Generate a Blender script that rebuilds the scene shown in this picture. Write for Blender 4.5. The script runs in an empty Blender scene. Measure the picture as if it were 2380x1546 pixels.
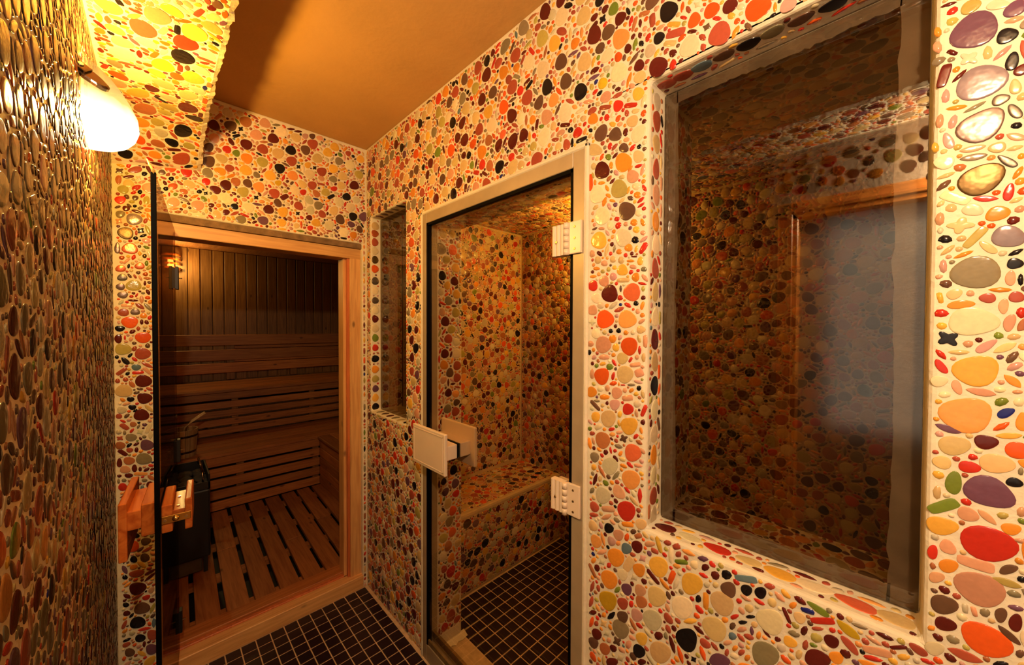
# Pebble-mosaic spa corner: sauna doorway, steam room behind a glass door, window into the steam room.
import bpy, bmesh, math, random
import numpy as np
from mathutils import Matrix, Vector

random.seed(7)
rng = np.random.default_rng(7)
scene = bpy.context.scene
col = scene.collection

# ---------------------------------------------------------------- camera
FPX, YAW, PITCH, ROLL, EYE = 861.0, math.radians(43.88), -math.radians(.93), math.radians(.2), 1.4
Fv = np.array([math.sin(YAW) * math.cos(PITCH), math.cos(YAW) * math.cos(PITCH), math.sin(PITCH)])
Rv = np.cross(Fv, [0, 0, 1]); Rv /= np.linalg.norm(Rv)
Uv = np.cross(Rv, Fv)
Rv, Uv = Rv * math.cos(ROLL) + Uv * math.sin(ROLL), -Rv * math.sin(ROLL) + Uv * math.cos(ROLL)
cam_data = bpy.data.cameras.new('camera')
cam = bpy.data.objects.new('camera', cam_data)
col.objects.link(cam)
cam_data.sensor_width = 36.0
cam_data.lens = FPX * 36.0 / 2380.0
cam_data.clip_start = .01
cam.matrix_world = Matrix(((Rv[0], Uv[0], -Fv[0], 0), (Rv[1], Uv[1], -Fv[1], 0), (Rv[2], Uv[2], -Fv[2], EYE), (0, 0, 0, 1)))
scene.camera = cam

# ---------------------------------------------------------------- world, lights, exposure
world = bpy.data.worlds.new('world'); scene.world = world; world.use_nodes = True
world.node_tree.nodes['Background'].inputs[0].default_value = (1.0, .55, .25, 1)
world.node_tree.nodes['Background'].inputs[1].default_value = .006
scene.view_settings.view_transform = 'Standard'
scene.view_settings.look = 'None'
scene.view_settings.exposure = 0.33
scene.view_settings.gamma = 1.0
scene.view_settings.use_curve_mapping = False
scene.cycles.max_bounces = 8
scene.cycles.transparent_max_bounces = 16
scene.cycles.caustics_reflective = False
scene.cycles.caustics_refractive = False
scene.cycles.sample_clamp_indirect = 6.0

def light(name, kind, loc, energy, color, radius=.03, rot=None, size=None):
    d = bpy.data.lights.new(name, kind); d.energy = energy; d.color = color
    if kind == 'POINT': d.shadow_soft_size = radius
    if kind == 'AREA': d.shape = 'RECTANGLE'; d.size, d.size_y = size
    o = bpy.data.objects.new(name, d); o.location = loc
    if rot: o.rotation_euler = rot
    col.objects.link(o); return o

SCONCE_A = (-.065, 1.27, 1.87)      # sconce in view, on the left wall
SCONCE_B = (-.082, -.19, 1.93)       # its twin over the entrance door, above the camera
light('sconce_bulb', 'POINT', (-.062, 1.27, 1.875), 54.0, (1.0, .60, .13), .022)
light('sconce_bulb', 'POINT', (-.058, -.19, 1.915), 112.0, (1.0, .88, .73), .025)
light('steam_room_bulb', 'POINT', (1.80, 1.10, 1.92), 14.5, (1.0, .56, .09), .03)
light('sauna_bulb', 'POINT', (.12, 4.44, 1.94), 6.0, (1.0, .68, .19), .02)
# daylight behind the frosted pane of the entrance door, left of the camera
light('door_daylight', 'AREA', (-.19, -.12, 1.42), 4.6, (1.0, .95, .86), rot=(0, -math.pi / 2, 0), size=(.8, .62))

# ---------------------------------------------------------------- materials
def new_mat(name):
    m = bpy.data.materials.new(name); m.use_nodes = True
    nt = m.node_tree; b = nt.nodes['Principled BSDF']
    return m, nt, b

def rgba(c): return (c[0], c[1], c[2], 1)

def plain(name, color, rough=.5, metal=0.0, var=0.0, scale=30.0, bump=0.0, bscale=120.0, spec=.5):
    m, nt, b = new_mat(name)
    b.inputs['Base Color'].default_value = rgba(color)
    b.inputs['Roughness'].default_value = rough
    b.inputs['Metallic'].default_value = metal
    b.inputs['Specular IOR Level'].default_value = spec
    geo = nt.nodes.new('ShaderNodeNewGeometry')
    if var:
        n = nt.nodes.new('ShaderNodeTexNoise'); n.inputs['Scale'].default_value = scale; n.inputs['Detail'].default_value = 4
        nt.links.new(geo.outputs['Position'], n.inputs['Vector'])
        r = nt.nodes.new('ShaderNodeValToRGB')
        r.color_ramp.elements[0].position = .3; r.color_ramp.elements[1].position = .7
        r.color_ramp.elements[0].color = rgba([c * (1 - var) for c in color])
        r.color_ramp.elements[1].color = rgba([min(1, c * (1 + var * .6)) for c in color])
        nt.links.new(n.outputs['Fac'], r.inputs['Fac']); nt.links.new(r.outputs['Color'], b.inputs['Base Color'])
    if bump:
        n2 = nt.nodes.new('ShaderNodeTexNoise'); n2.inputs['Scale'].default_value = bscale; n2.inputs['Detail'].default_value = 3
        nt.links.new(geo.outputs['Position'], n2.inputs['Vector'])
        bp = nt.nodes.new('ShaderNodeBump'); bp.inputs['Strength'].default_value = bump; bp.inputs['Distance'].default_value = .004
        nt.links.new(n2.outputs['Fac'], bp.inputs['Height']); nt.links.new(bp.outputs['Normal'], b.inputs['Normal'])
    return m

def wood(name, light_c, dark_c, axis, rough=.5, knots=True, stretch=14.0):
    m, nt, b = new_mat(name)
    geo = nt.nodes.new('ShaderNodeNewGeometry'); oi = nt.nodes.new('ShaderNodeObjectInfo')
    mp = nt.nodes.new('ShaderNodeVectorMath'); mp.operation = 'MULTIPLY_ADD'
    s = [stretch * 6] * 3; s[axis] = 5.0
    mp.inputs[1].default_value = s
    add = nt.nodes.new('ShaderNodeVectorMath'); add.operation = 'SCALE'; add.inputs[0].default_value = (37., 53., 71.)
    nt.links.new(oi.outputs['Random'], add.inputs['Scale'])
    nt.links.new(geo.outputs['Position'], mp.inputs[0]); nt.links.new(add.outputs[0], mp.inputs[2])
    n = nt.nodes.new('ShaderNodeTexNoise'); n.inputs['Scale'].default_value = 1.0; n.inputs['Detail'].default_value = 6
    n.inputs['Distortion'].default_value = .6
    nt.links.new(mp.outputs[0], n.inputs['Vector'])
    r = nt.nodes.new('ShaderNodeValToRGB')
    r.color_ramp.elements[0].position = .32; r.color_ramp.elements[0].color = rgba(dark_c)
    r.color_ramp.elements[1].position = .62; r.color_ramp.elements[1].color = rgba(light_c)
    nt.links.new(n.outputs['Fac'], r.inputs['Fac'])
    out = r.outputs['Color']
    if knots:
        sc = nt.nodes.new('ShaderNodeVectorMath'); sc.operation = 'MULTIPLY'
        k = [11.0] * 3; k[axis] = 5.0; sc.inputs[1].default_value = k
        nt.links.new(geo.outputs['Position'], sc.inputs[0])
        v = nt.nodes.new('ShaderNodeTexVoronoi'); v.inputs['Scale'].default_value = 1.0
        nt.links.new(sc.outputs[0], v.inputs['Vector'])
        kr = nt.nodes.new('ShaderNodeValToRGB')
        kr.color_ramp.elements[0].position = .05; kr.color_ramp.elements[0].color = (1, 1, 1, 1)
        kr.color_ramp.elements[1].position = .11; kr.color_ramp.elements[1].color = (0, 0, 0, 1)
        nt.links.new(v.outputs['Distance'], kr.inputs['Fac'])
        mx = nt.nodes.new('ShaderNodeMixRGB'); mx.inputs['Color2'].default_value = rgba([c * .45 for c in dark_c])
        nt.links.new(kr.outputs['Color'], mx.inputs['Fac']); nt.links.new(out, mx.inputs['Color1']); out = mx.outputs['Color']
    # each board a little lighter or darker than its neighbour
    hv = nt.nodes.new('ShaderNodeHueSaturation')
    ma = nt.nodes.new('ShaderNodeMath'); ma.operation = 'MULTIPLY_ADD'; ma.inputs[1].default_value = .4; ma.inputs[2].default_value = .8
    nt.links.new(oi.outputs['Random'], ma.inputs[0]); nt.links.new(ma.outputs[0], hv.inputs['Value'])
    nt.links.new(out, hv.inputs['Color'])
    nt.links.new(hv.outputs['Color'], b.inputs['Base Color'])
    bp = nt.nodes.new('ShaderNodeBump'); bp.inputs['Strength'].default_value = .15; bp.inputs['Distance'].default_value = .002
    nt.links.new(n.outputs['Fac'], bp.inputs['Height']); nt.links.new(bp.outputs['Normal'], b.inputs['Normal'])
    b.inputs['Roughness'].default_value = rough
    return m

def glass(name, tint, refl=1.0, rough=0.0):
    m, nt, b = new_mat(name); nt.nodes.remove(b)
    out = nt.nodes['Material Output']
    tr = nt.nodes.new('ShaderNodeBsdfTransparent'); tr.inputs[0].default_value = rgba(tint)
    gl = nt.nodes.new('ShaderNodeBsdfGlossy'); gl.inputs['Roughness'].default_value = rough
    # reflectance of a thin pane: the same from the front and from behind each face (no total reflection inside the sheet)
    geo = nt.nodes.new('ShaderNodeNewGeometry'); fr = nt.nodes.new('ShaderNodeFresnel')
    io = nt.nodes.new('ShaderNodeMapRange'); io.inputs['To Min'].default_value = 1.5; io.inputs['To Max'].default_value = 1 / 1.5
    nt.links.new(geo.outputs['Backfacing'], io.inputs['Value']); nt.links.new(io.outputs[0], fr.inputs['IOR'])
    mu = nt.nodes.new('ShaderNodeMath'); mu.operation = 'MULTIPLY'; mu.inputs[1].default_value = refl
    nt.links.new(fr.outputs[0], mu.inputs[0])
    mx = nt.nodes.new('ShaderNodeMixShader')
    nt.links.new(mu.outputs[0], mx.inputs[0]); nt.links.new(tr.outputs[0], mx.inputs[1]); nt.links.new(gl.outputs[0], mx.inputs[2])
    nt.links.new(mx.outputs[0], out.inputs['Surface'])
    return m

def pebble_mat(name, by_attr):
    """Glossy glass pebble: colour from the object or the mesh; the colour's alpha says how mirror-like the lustre is."""
    m, nt, b = new_mat(name)
    if by_attr:
        src = nt.nodes.new('ShaderNodeAttribute'); src.attribute_name = 'tint'; c, a = src.outputs['Color'], src.outputs['Alpha']
    else:
        src = nt.nodes.new('ShaderNodeObjectInfo'); c, a = src.outputs['Color'], src.outputs['Alpha']
    geo = nt.nodes.new('ShaderNodeNewGeometry')
    n = nt.nodes.new('ShaderNodeTexNoise'); n.inputs['Scale'].default_value = 160; n.inputs['Detail'].default_value = 3
    nt.links.new(geo.outputs['Position'], n.inputs['Vector'])
    mr = nt.nodes.new('ShaderNodeMapRange'); mr.inputs['To Min'].default_value = .86; mr.inputs['To Max'].default_value = 1.12
    nt.links.new(n.outputs['Fac'], mr.inputs['Value'])
    hv = nt.nodes.new('ShaderNodeHueSaturation'); nt.links.new(c, hv.inputs['Color']); nt.links.new(mr.outputs[0], hv.inputs['Value'])
    nt.links.new(hv.outputs['Color'], b.inputs['Base Color'])
    inv = nt.nodes.new('ShaderNodeMath'); inv.operation = 'SUBTRACT'; inv.inputs[0].default_value = 1.0; inv.use_clamp = True
    nt.links.new(a, inv.inputs[1]); nt.links.new(inv.outputs[0], b.inputs['Metallic'])
    ro = nt.nodes.new('ShaderNodeMath'); ro.operation = 'MULTIPLY_ADD'; ro.inputs[1].default_value = .25; ro.inputs[2].default_value = .17
    nt.links.new(inv.outputs[0], ro.inputs[0]); nt.links.new(ro.outputs[0], b.inputs['Roughness'])
    b.inputs['Specular IOR Level'].default_value = .32
    n3 = nt.nodes.new('ShaderNodeTexNoise'); n3.inputs['Scale'].default_value = 55
    nt.links.new(geo.outputs['Position'], n3.inputs['Vector'])
    bp = nt.nodes.new('ShaderNodeBump'); bp.inputs['Strength'].default_value = .35; bp.inputs['Distance'].default_value = .003
    nt.links.new(n3.outputs['Fac'], bp.inputs['Height']); nt.links.new(bp.outputs['Normal'], b.inputs['Normal'])
    return m

M_peb_o = pebble_mat('glass_pebble', False)
M_peb_a = pebble_mat('glass_pebble_fill', True)
M_grout = plain('cream_grout', (.72, .64, .48), .8, var=.10, scale=9, bump=.55, bscale=70)
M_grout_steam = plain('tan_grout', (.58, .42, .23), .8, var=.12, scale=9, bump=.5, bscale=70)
M_grout_dim = plain('dimmed_grout', (.42, .33, .24), .85, var=.2, scale=9, bump=.55, bscale=70)  # cream grout darkened to stand in for dim light on the left wall
M_plaster = plain('ceiling_plaster', (.54, .30, .095), .9, var=.10, scale=3, bump=.35, bscale=45)
M_dirty = plain('raw_timber_edge', (.20, .12, .06), .9, var=.4, scale=30, bump=.6, bscale=60)
M_tile = plain('dark_floor_tile', (.018, .008, .012), .30, var=.35, scale=60, spec=.4)
M_tgrout = plain('floor_grout', (.66, .48, .28), .8, var=.2, scale=30)
M_alu = plain('bronze_aluminium', (.42, .33, .21), .42, .25, var=.10, scale=14)
M_rail = plain('brass_rail', (.45, .33, .16), .35, .8, var=.25, scale=40)
M_rubber = plain('black_rubber', (.0015, .0013, .0012), .5, spec=.05)
M_white = plain('white_plastic', (.74, .60, .46), .32, var=.02, scale=20)
M_screw = plain('brass_screw', (.35, .22, .10), .35, .8)
M_steel = plain('dark_bronze_metal', (.10, .07, .05), .22, .9)
M_chrome = plain('chrome', (.7, .68, .64), .12, 1.0)
M_brass = plain('brass', (.60, .42, .14), .25, 1.0, var=.15, scale=60)
M_black = plain('black_steel', (.010, .010, .012), .45, .3)
M_grey = plain('grey_sheet_metal', (.10, .09, .085), .5, .5, var=.2, scale=8)
M_stone = plain('heater_stone', (.05, .045, .04), .85, var=.4, scale=25, bump=.5, bscale=40)
M_sealant = plain('grey_sealant', (.85, .81, .72), .6, var=.25, scale=18, bump=.5, bscale=50)
M_pine = wood('pine_frame', (.70, .40, .15), (.54, .27, .09), 2, .45)
M_pine_x = wood('pine_frame_across', (.70, .40, .15), (.54, .27, .09), 0, .45)
M_redwood = wood('reddish_rebate', (.55, .16, .05), (.40, .10, .03), 2, .4, knots=False)
M_door_y = wood('orange_door_frame', (.76, .30, .06), (.50, .16, .03), 1, .35, knots=False)
M_door_z = wood('orange_door_frame_upright', (.76, .30, .06), (.50, .16, .03), 2, .35, knots=False)
M_handle = wood('varnished_handle_wood', (.48, .13, .022), (.30, .06, .010), 1, .22, knots=False, stretch=9)
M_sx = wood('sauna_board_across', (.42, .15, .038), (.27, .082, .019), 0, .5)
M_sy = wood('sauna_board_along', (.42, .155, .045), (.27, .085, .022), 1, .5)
M_sz = wood('sauna_board_upright', (.27, .115, .03), (.17, .065, .016), 2, .5)  # darker copy of the sauna wood; shade on the upright boards put into it
M_bucket = wood('bucket_wood', (.45, .27, .12), (.30, .16, .06), 2, .5, knots=False)
G_clear = glass('clear_glass', (.93, .88, .80))
G_window = glass('smoky_window_glass', (.60, .54, .47), 1.9)
G_slit = glass('dark_slit_glass', (.50, .44, .38), 1.3)
G_bronze = glass('bronze_door_glass', (.66, .54, .44), .3)

m, nt, b = new_mat('frosted_door_pane'); nt.nodes.remove(b)
tl = nt.nodes.new('ShaderNodeBsdfTranslucent'); tl.inputs[0].default_value = (.80, .76, .68, 1)
df = nt.nodes.new('ShaderNodeBsdfDiffuse'); df.inputs[0].default_value = (.55, .53, .50, 1)
mx = nt.nodes.new('ShaderNodeMixShader'); mx.inputs[0].default_value = .35
nt.links.new(tl.outputs[0], mx.inputs[1]); nt.links.new(df.outputs[0], mx.inputs[2])
nt.links.new(mx.outputs[0], nt.nodes['Material Output'].inputs['Surface'])
M_frost = m

def shade_mat(name, z0, z1):
    """Opal glass shade of a lit lamp: hottest low down at the bulb, amber near its top; lets its bulb's light through."""
    m, nt, b = new_mat(name); nt.nodes.remove(b)
    geo = nt.nodes.new('ShaderNodeNewGeometry'); sep = nt.nodes.new('ShaderNodeSeparateXYZ')
    nt.links.new(geo.outputs['Position'], sep.inputs[0])
    nz = nt.nodes.new('ShaderNodeTexNoise'); nz.inputs['Scale'].default_value = 22
    nt.links.new(geo.outputs['Position'], nz.inputs['Vector'])
    mad = nt.nodes.new('ShaderNodeMath'); mad.operation = 'MULTIPLY_ADD'; mad.inputs[1].default_value = .03
    nt.links.new(nz.outputs['Fac'], mad.inputs[0]); nt.links.new(sep.outputs['Z'], mad.inputs[2])
    mr = nt.nodes.new('ShaderNodeMapRange'); mr.inputs['From Min'].default_value = z0 + .015; mr.inputs['From Max'].default_value = z1 + .015
    nt.links.new(mad.outputs[0], mr.inputs['Value'])
    cr = nt.nodes.new('ShaderNodeValToRGB'); e = cr.color_ramp.elements
    e[0].position = .26; e[0].color = (2.4, 2.0, 1.3, 1)
    e[1].position = .85; e[1].color = (.46, .25, .05, 1)
    e2 = cr.color_ramp.elements.new(.50); e2.color = (.78, .56, .16, 1)
    nt.links.new(mr.outputs[0], cr.inputs['Fac'])
    em = nt.nodes.new('ShaderNodeEmission'); em.inputs['Strength'].default_value = .95
    nt.links.new(cr.outputs['Color'], em.inputs['Color'])
    tr = nt.nodes.new('ShaderNodeBsdfTransparent'); ct = nt.nodes.new('ShaderNodeValToRGB')
    ct.color_ramp.elements[0].position = .35; ct.color_ramp.elements[0].color = (.32, .275, .20, 1)
    ct.color_ramp.elements[1].position = .85; ct.color_ramp.elements[1].color = (.44, .39, .29, 1)
    nt.links.new(mr.outputs[0], ct.inputs['Fac']); nt.links.new(ct.outputs['Color'], tr.inputs[0])
    ad = nt.nodes.new('ShaderNodeAddShader')
    nt.links.new(em.outputs[0], ad.inputs[0]); nt.links.new(tr.outputs[0], ad.inputs[1])
    nt.links.new(ad.outputs[0], nt.nodes['Material Output'].inputs['Surface'])
    return m

def emit_mat(name, color, strength):
    m, nt, b = new_mat(name)
    b.inputs['Base Color'].default_value = rgba(color)
    b.inputs['Emission Color'].default_value = rgba(color); b.inputs['Emission Strength'].default_value = strength
    return m

# ---------------------------------------------------------------- object helpers
def mk(name, verts, faces, mat, parent=None, smooth=False, bevel=0.0, segs=2, loc=None):
    me = bpy.data.meshes.new(name); me.from_pydata([tuple(map(float, v)) for v in verts], [], faces); me.materials.append(mat)
    if bevel:
        bm = bmesh.new(); bm.from_mesh(me)
        bmesh.ops.bevel(bm, geom=bm.edges[:], offset=bevel, segments=segs, profile=.6, affect='EDGES')
        bm.to_mesh(me); bm.free()
    me.update()
    if smooth: me.polygons.foreach_set('use_smooth', [True] * len(me.polygons))
    o = bpy.data.objects.new(name, me); col.objects.link(o)
    if parent is not None: o.parent = parent
    return o

CUBE_F = [(0, 1, 3, 2), (4, 6, 7, 5), (0, 4, 5, 1), (2, 3, 7, 6), (0, 2, 6, 4), (1, 5, 7, 3)]
def box(name, x0, x1, y0, y1, z0, z1, mat, parent=None, bevel=0.0, segs=1):
    v = [(x, y, z) for x in (x0, x1) for y in (y0, y1) for z in (z0, z1)]
    return mk(name, v, CUBE_F, mat, parent, bevel=bevel, segs=segs)

def boxes(name, lst, mat, parent=None, bevel=0.0):
    V, Fc = [], []
    for (x0, x1, y0, y1, z0, z1) in lst:
        n = len(V); V += [(x, y, z) for x in (x0, x1) for y in (y0, y1) for z in (z0, z1)]
        Fc += [tuple(i + n for i in f) for f in CUBE_F]
    return mk(name, V, Fc, mat, parent, bevel=bevel, segs=1)

def frame_box(name, org, A, Bv, Cv, a0, a1, b0, b1, c0, c1, mat, parent=None, bevel=0.0, segs=2):
    """A box given in a local frame: origin org, unit axes A, Bv, Cv."""
    org, A, Bv, Cv = map(np.array, (org, A, Bv, Cv))
    v = [org + A * a + Bv * b_ + Cv * c for a in (a0, a1) for b_ in (b0, b1) for c in (c0, c1)]
    return mk(name, v, CUBE_F, mat, parent, bevel=bevel, segs=segs)

def cyl(name, p0, p1, r0, r1, mat, parent=None, n=16, smooth=True, caps=True):
    p0, p1 = np.array(p0, float), np.array(p1, float); d = p1 - p0; d /= np.linalg.norm(d)
    a = np.cross(d, [0, 0, 1] if abs(d[2]) < .9 else [1, 0, 0]); a /= np.linalg.norm(a); b_ = np.cross(d, a)
    V = []
    for p, r in ((p0, r0), (p1, r1)):
        for k in range(n):
            t = 2 * math.pi * k / n; V.append(p + (a * math.cos(t) + b_ * math.sin(t)) * r)
    Fc = [(k, (k + 1) % n, n + (k + 1) % n, n + k) for k in range(n)]
    if caps: Fc += [tuple(range(n - 1, -1, -1)), tuple(range(n, 2 * n))]
    o = mk(name, V, Fc, mat, parent)
    if smooth:
        for p in o.data.polygons: p.use_smooth = len(p.vertices) == 4
    return o

def tube(name, pts, r, mat, parent=None, n=8):
    V, Fc = [], []
    pts = [np.array(p, float) for p in pts]
    for i, p in enumerate(pts):
        d = pts[min(i + 1, len(pts) - 1)] - pts[max(i - 1, 0)]; d /= np.linalg.norm(d)
        a = np.cross(d, [0, 0, 1] if abs(d[2]) < .9 else [1, 0, 0]); a /= np.linalg.norm(a); b_ = np.cross(d, a)
        rr = r[i] if isinstance(r, (list, tuple)) else r
        V += [p + (a * math.cos(2 * math.pi * k / n) + b_ * math.sin(2 * math.pi * k / n)) * rr for k in range(n)]
    for i in range(len(pts) - 1):
        Fc += [(i * n + k, i * n + (k + 1) % n, (i + 1) * n + (k + 1) % n, (i + 1) * n + k) for k in range(n)]
    Fc += [tuple(range(n - 1, -1, -1)), tuple(range(len(V) - n, len(V)))]
    return mk(name, V, Fc, mat, parent, smooth=True)

def empty(name, loc=(0, 0, 0)):
    o = bpy.data.objects.new(name, None); o.location = loc; o.empty_display_size = .05; col.objects.link(o); return o

def thing(name, label, cat, group=None):
    """An Empty at the origin of the place; its parts are built in world coordinates and settle() moves it to their base."""
    o = empty(name); o['label'] = label; o['category'] = cat; o['kind'] = 'thing'
    if group: o['group'] = group
    return o

def tag(o, label, cat=None, group=None):
    o['label'] = label
    if cat: o['category'] = cat; o['kind'] = 'thing'
    if group: o['group'] = group
    return o

def struct(o, label=None):
    o['kind'] = 'structure'
    if label: o['label'] = label
    return o

def settle(root, loc):
    """Put the Empty at the base of its thing while its parts stay where they are."""
    root.location = loc
    inv = Matrix.Translation(-Vector(loc))
    for ch in list(root.children): ch.matrix_parent_inverse = inv

def slab(name, x0, x1, u0, u1, v0, v1, holes, mat, axis, bevel=.009, parent=None):
    """A wall slab with rectangular holes as one closed mesh. axis 0: faces along X, u = Y, v = Z. axis 1: faces along Y, u = X, v = Z."""
    us = sorted(set([u0, u1] + [h[i] for h in holes for i in (0, 1) if u0 < h[i] < u1]))
    vs = sorted(set([v0, v1] + [h[i] for h in holes for i in (2, 3) if v0 < h[i] < v1]))
    solid = {}
    for i in range(len(us) - 1):
        for j in range(len(vs) - 1):
            cu, cv = (us[i] + us[i + 1]) / 2, (vs[j] + vs[j + 1]) / 2
            solid[i, j] = not any(h[0] < cu < h[1] and h[2] < cv < h[3] for h in holes)
    idx, V, Fc = {}, [], []
    def vid(i, j, s):
        if (i, j, s) not in idx:
            idx[i, j, s] = len(V); d = x0 if s == 0 else x1
            V.append((d, us[i], vs[j]) if axis == 0 else (us[i], d, vs[j]))
        return idx[i, j, s]
    for (i, j), s in solid.items():
        if not s: continue
        Fc.append((vid(i, j, 0), vid(i, j + 1, 0), vid(i + 1, j + 1, 0), vid(i + 1, j, 0)))
        Fc.append((vid(i, j, 1), vid(i + 1, j, 1), vid(i + 1, j + 1, 1), vid(i, j + 1, 1)))
        for (di, dj, a, b_) in ((-1, 0, (i, j), (i, j + 1)), (1, 0, (i + 1, j + 1), (i + 1, j)), (0, -1, (i + 1, j), (i, j)), (0, 1, (i, j + 1), (i + 1, j + 1))):
            if not solid.get((i + di, j + dj), False):
                Fc.append((vid(*a, 0), vid(*a, 1), vid(*b_, 1), vid(*b_, 0)))
    me = bpy.data.meshes.new(name); me.from_pydata(V, [], Fc); me.materials.append(mat)
    bm = bmesh.new(); bm.from_mesh(me); bmesh.ops.recalc_face_normals(bm, faces=bm.faces[:])
    if bevel:
        ed = [e for e in bm.edges if len(e.link_faces) == 2 and e.calc_face_angle(0) > 1.2]
        bmesh.ops.bevel(bm, geom=ed, offset=bevel, segments=3, profile=.5, affect='EDGES')
    bm.to_mesh(me); bm.free()
    o = bpy.data.objects.new(name, me); col.objects.link(o)
    if parent: o.parent = parent
    return o

# ---------------------------------------------------------------- pebbles: shapes
PAL = {  # letter: albedo (linear), last value: 1 = plain glass, lower = metallic lustre
 'c': (.78, .64, .40, 1), 't': (.66, .46, .20, 1), 's': (.66, .32, .18, 1), 'O': (.80, .33, .085, 1), 'o': (.76, .27, .03, 1),
 'y': (.78, .42, .06, 1), 'Y': (.80, .55, .03, 1), 'r': (.56, .035, .018, 1), 'R': (.62, .12, .045, 1), 'F': (.72, .10, .015, 1),
 'b': (.105, .014, .010, 1), 'k': (.012, .009, .010, 1), 'm': (.15, .062, .105, 1), 'g': (.24, .19, .11, 1), 'n': (.17, .23, .03, 1),
 'u': (.015, .02, .16, 1), 'w': (.13, .065, .038, 1), 'p': (.58, .30, .25, 1), 'e': (.58, .50, .33, 1), 'q': (.44, .36, .09, 1),
 'v': (.13, .20, .24, 1), 'D': (.38, .075, .04, 1), 'B': (.42, .14, .05, 1), 'G': (.56, .34, .02, 1), 'S': (.55, .28, .16, 1),
 'P': (.24, .185, .20, .90), 'M': (.17, .11, .095, .55), 'Z': (.12, .075, .020, .35), 'W': (.12, .09, .07, .5), 'X': (.50, .10, .03, .7),
}
MIX_BIG = ('c', 8), ('t', 9), ('s', 6), ('D', 8), ('o', 4), ('O', 3), ('F', 4), ('r', 3), ('b', 11), ('k', 7), ('w', 7), ('g', 6), ('q', 5), ('y', 6), ('m', 3), ('e', 5), ('B', 6), ('n', 1)
MIX_SMALL = ('c', 5), ('t', 7), ('s', 9), ('D', 10), ('o', 9), ('O', 5), ('F', 7), ('r', 8), ('b', 8), ('k', 3), ('w', 5), ('g', 4), ('q', 3), ('y', 6), ('m', 2), ('p', 4), ('e', 3), ('B', 6), ('n', 2), ('u', .3), ('v', .4)
def sampler(mix):
    L = ''.join(k for k, _ in mix); w = np.array([x for _, x in mix], float); w /= w.sum()
    return lambda: L[int(rng.choice(len(L), p=w))]
pick_big, pick_small = sampler(MIX_BIG), sampler(MIX_SMALL)

def outline(kind, var, n):
    t = np.linspace(0, 2 * np.pi, n, endpoint=False)
    if kind == 'o':
        e = ((.06, .05, 0, .6), (.09, .06, 1.2, 2.0), (.05, .075, 2.6, .2), (.10, .045, 3.8, 1.0))[var % 4]
        r = 1 + e[0] * np.cos(t + e[2]) + e[1] * np.cos(3 * t + e[3]); x, y = r * np.cos(t), r * np.sin(t)
    elif kind == 'l':
        k = (.55, .35, .75)[var % 3]; x = np.cos(t); y = np.sin(t) * np.abs(np.sin(t)) ** k * (1 + .12 * np.cos(t + var))
    elif kind == 'd':
        x = np.sign(np.cos(t)) * np.abs(np.cos(t)) ** .55; y = np.sign(np.sin(t)) * np.abs(np.sin(t)) ** .45; y = y * (1 + .07 * x)
    else:
        r = .80 + .24 * np.cos(4 * t + .5 * math.sin(var)); x, y = r * np.cos(t), r * np.sin(t)
    x = x - (x.max() + x.min()) / 2; y = y - (y.max() + y.min()) / 2
    return x / np.abs(x).max(), y / np.abs(y).max()

def proto(kind, var, n, rings):
    x, y = outline(kind, var, n); V = []; Fc = []
    for (s, z) in rings: V += [(x[k] * s, y[k] * s, z) for k in range(n)]
    for i in range(len(rings) - 1):
        Fc += [(i * n + k, i * n + (k + 1) % n, (i + 1) * n + (k + 1) % n, (i + 1) * n + k) for k in range(n)]
    V.append((0, 0, rings[-1][1] + .06)); c = len(V) - 1; b0 = (len(rings) - 1) * n
    Fc += [(b0 + k, b0 + (k + 1) % n, c) for k in range(n)]
    return np.array(V), Fc

R_HI = ((1, -.4), (1, .30), (.965, .66), (.88, .88), (.55, 1.0))
R_MID = ((1, -.4), (.98, .45), (.86, .90))
R_LO = ((1, -.4), (.82, .85))
NVAR = {'o': 4, 'l': 3, 'd': 2, 'x': 2}
P_HI, P_MID, P_LO, MESH_HI, MESH_LO = {}, {}, {}, {}, {}
for k_, nv in NVAR.items():
    for v_ in range(nv):
        P_HI[k_, v_] = proto(k_, v_, 26 if k_ == 'x' else 22, R_HI)
        P_MID[k_, v_] = proto(k_, v_, 20 if k_ == 'x' else 12, R_MID)
        P_LO[k_, v_] = proto(k_, v_, 8, R_LO)
        for nm, P, D in (('pebble', P_HI, MESH_HI), ('pebble', P_MID, MESH_LO)):
            me = bpy.data.meshes.new(nm); V, Fc = P[k_, v_]
            me.from_pydata([tuple(p) for p in V], [], Fc); me.materials.append(M_peb_o)
            me.polygons.foreach_set('use_smooth', [True] * len(me.polygons)); D[k_, v_] = me

# ---------------------------------------------------------------- pebbles: packing
def parse(txt):
    out = []
    for tok in txt.split():
        p = tok.split(','); e = p[4]; sh = e[-1]; c = e[-2]; th = float(e[:-2])
        out.append((float(p[0]) / 1e3, float(p[1]) / 1e3, float(p[2]) / 1e4, float(p[3]) / 1e4, math.radians(th), c, sh))
    return out

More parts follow.
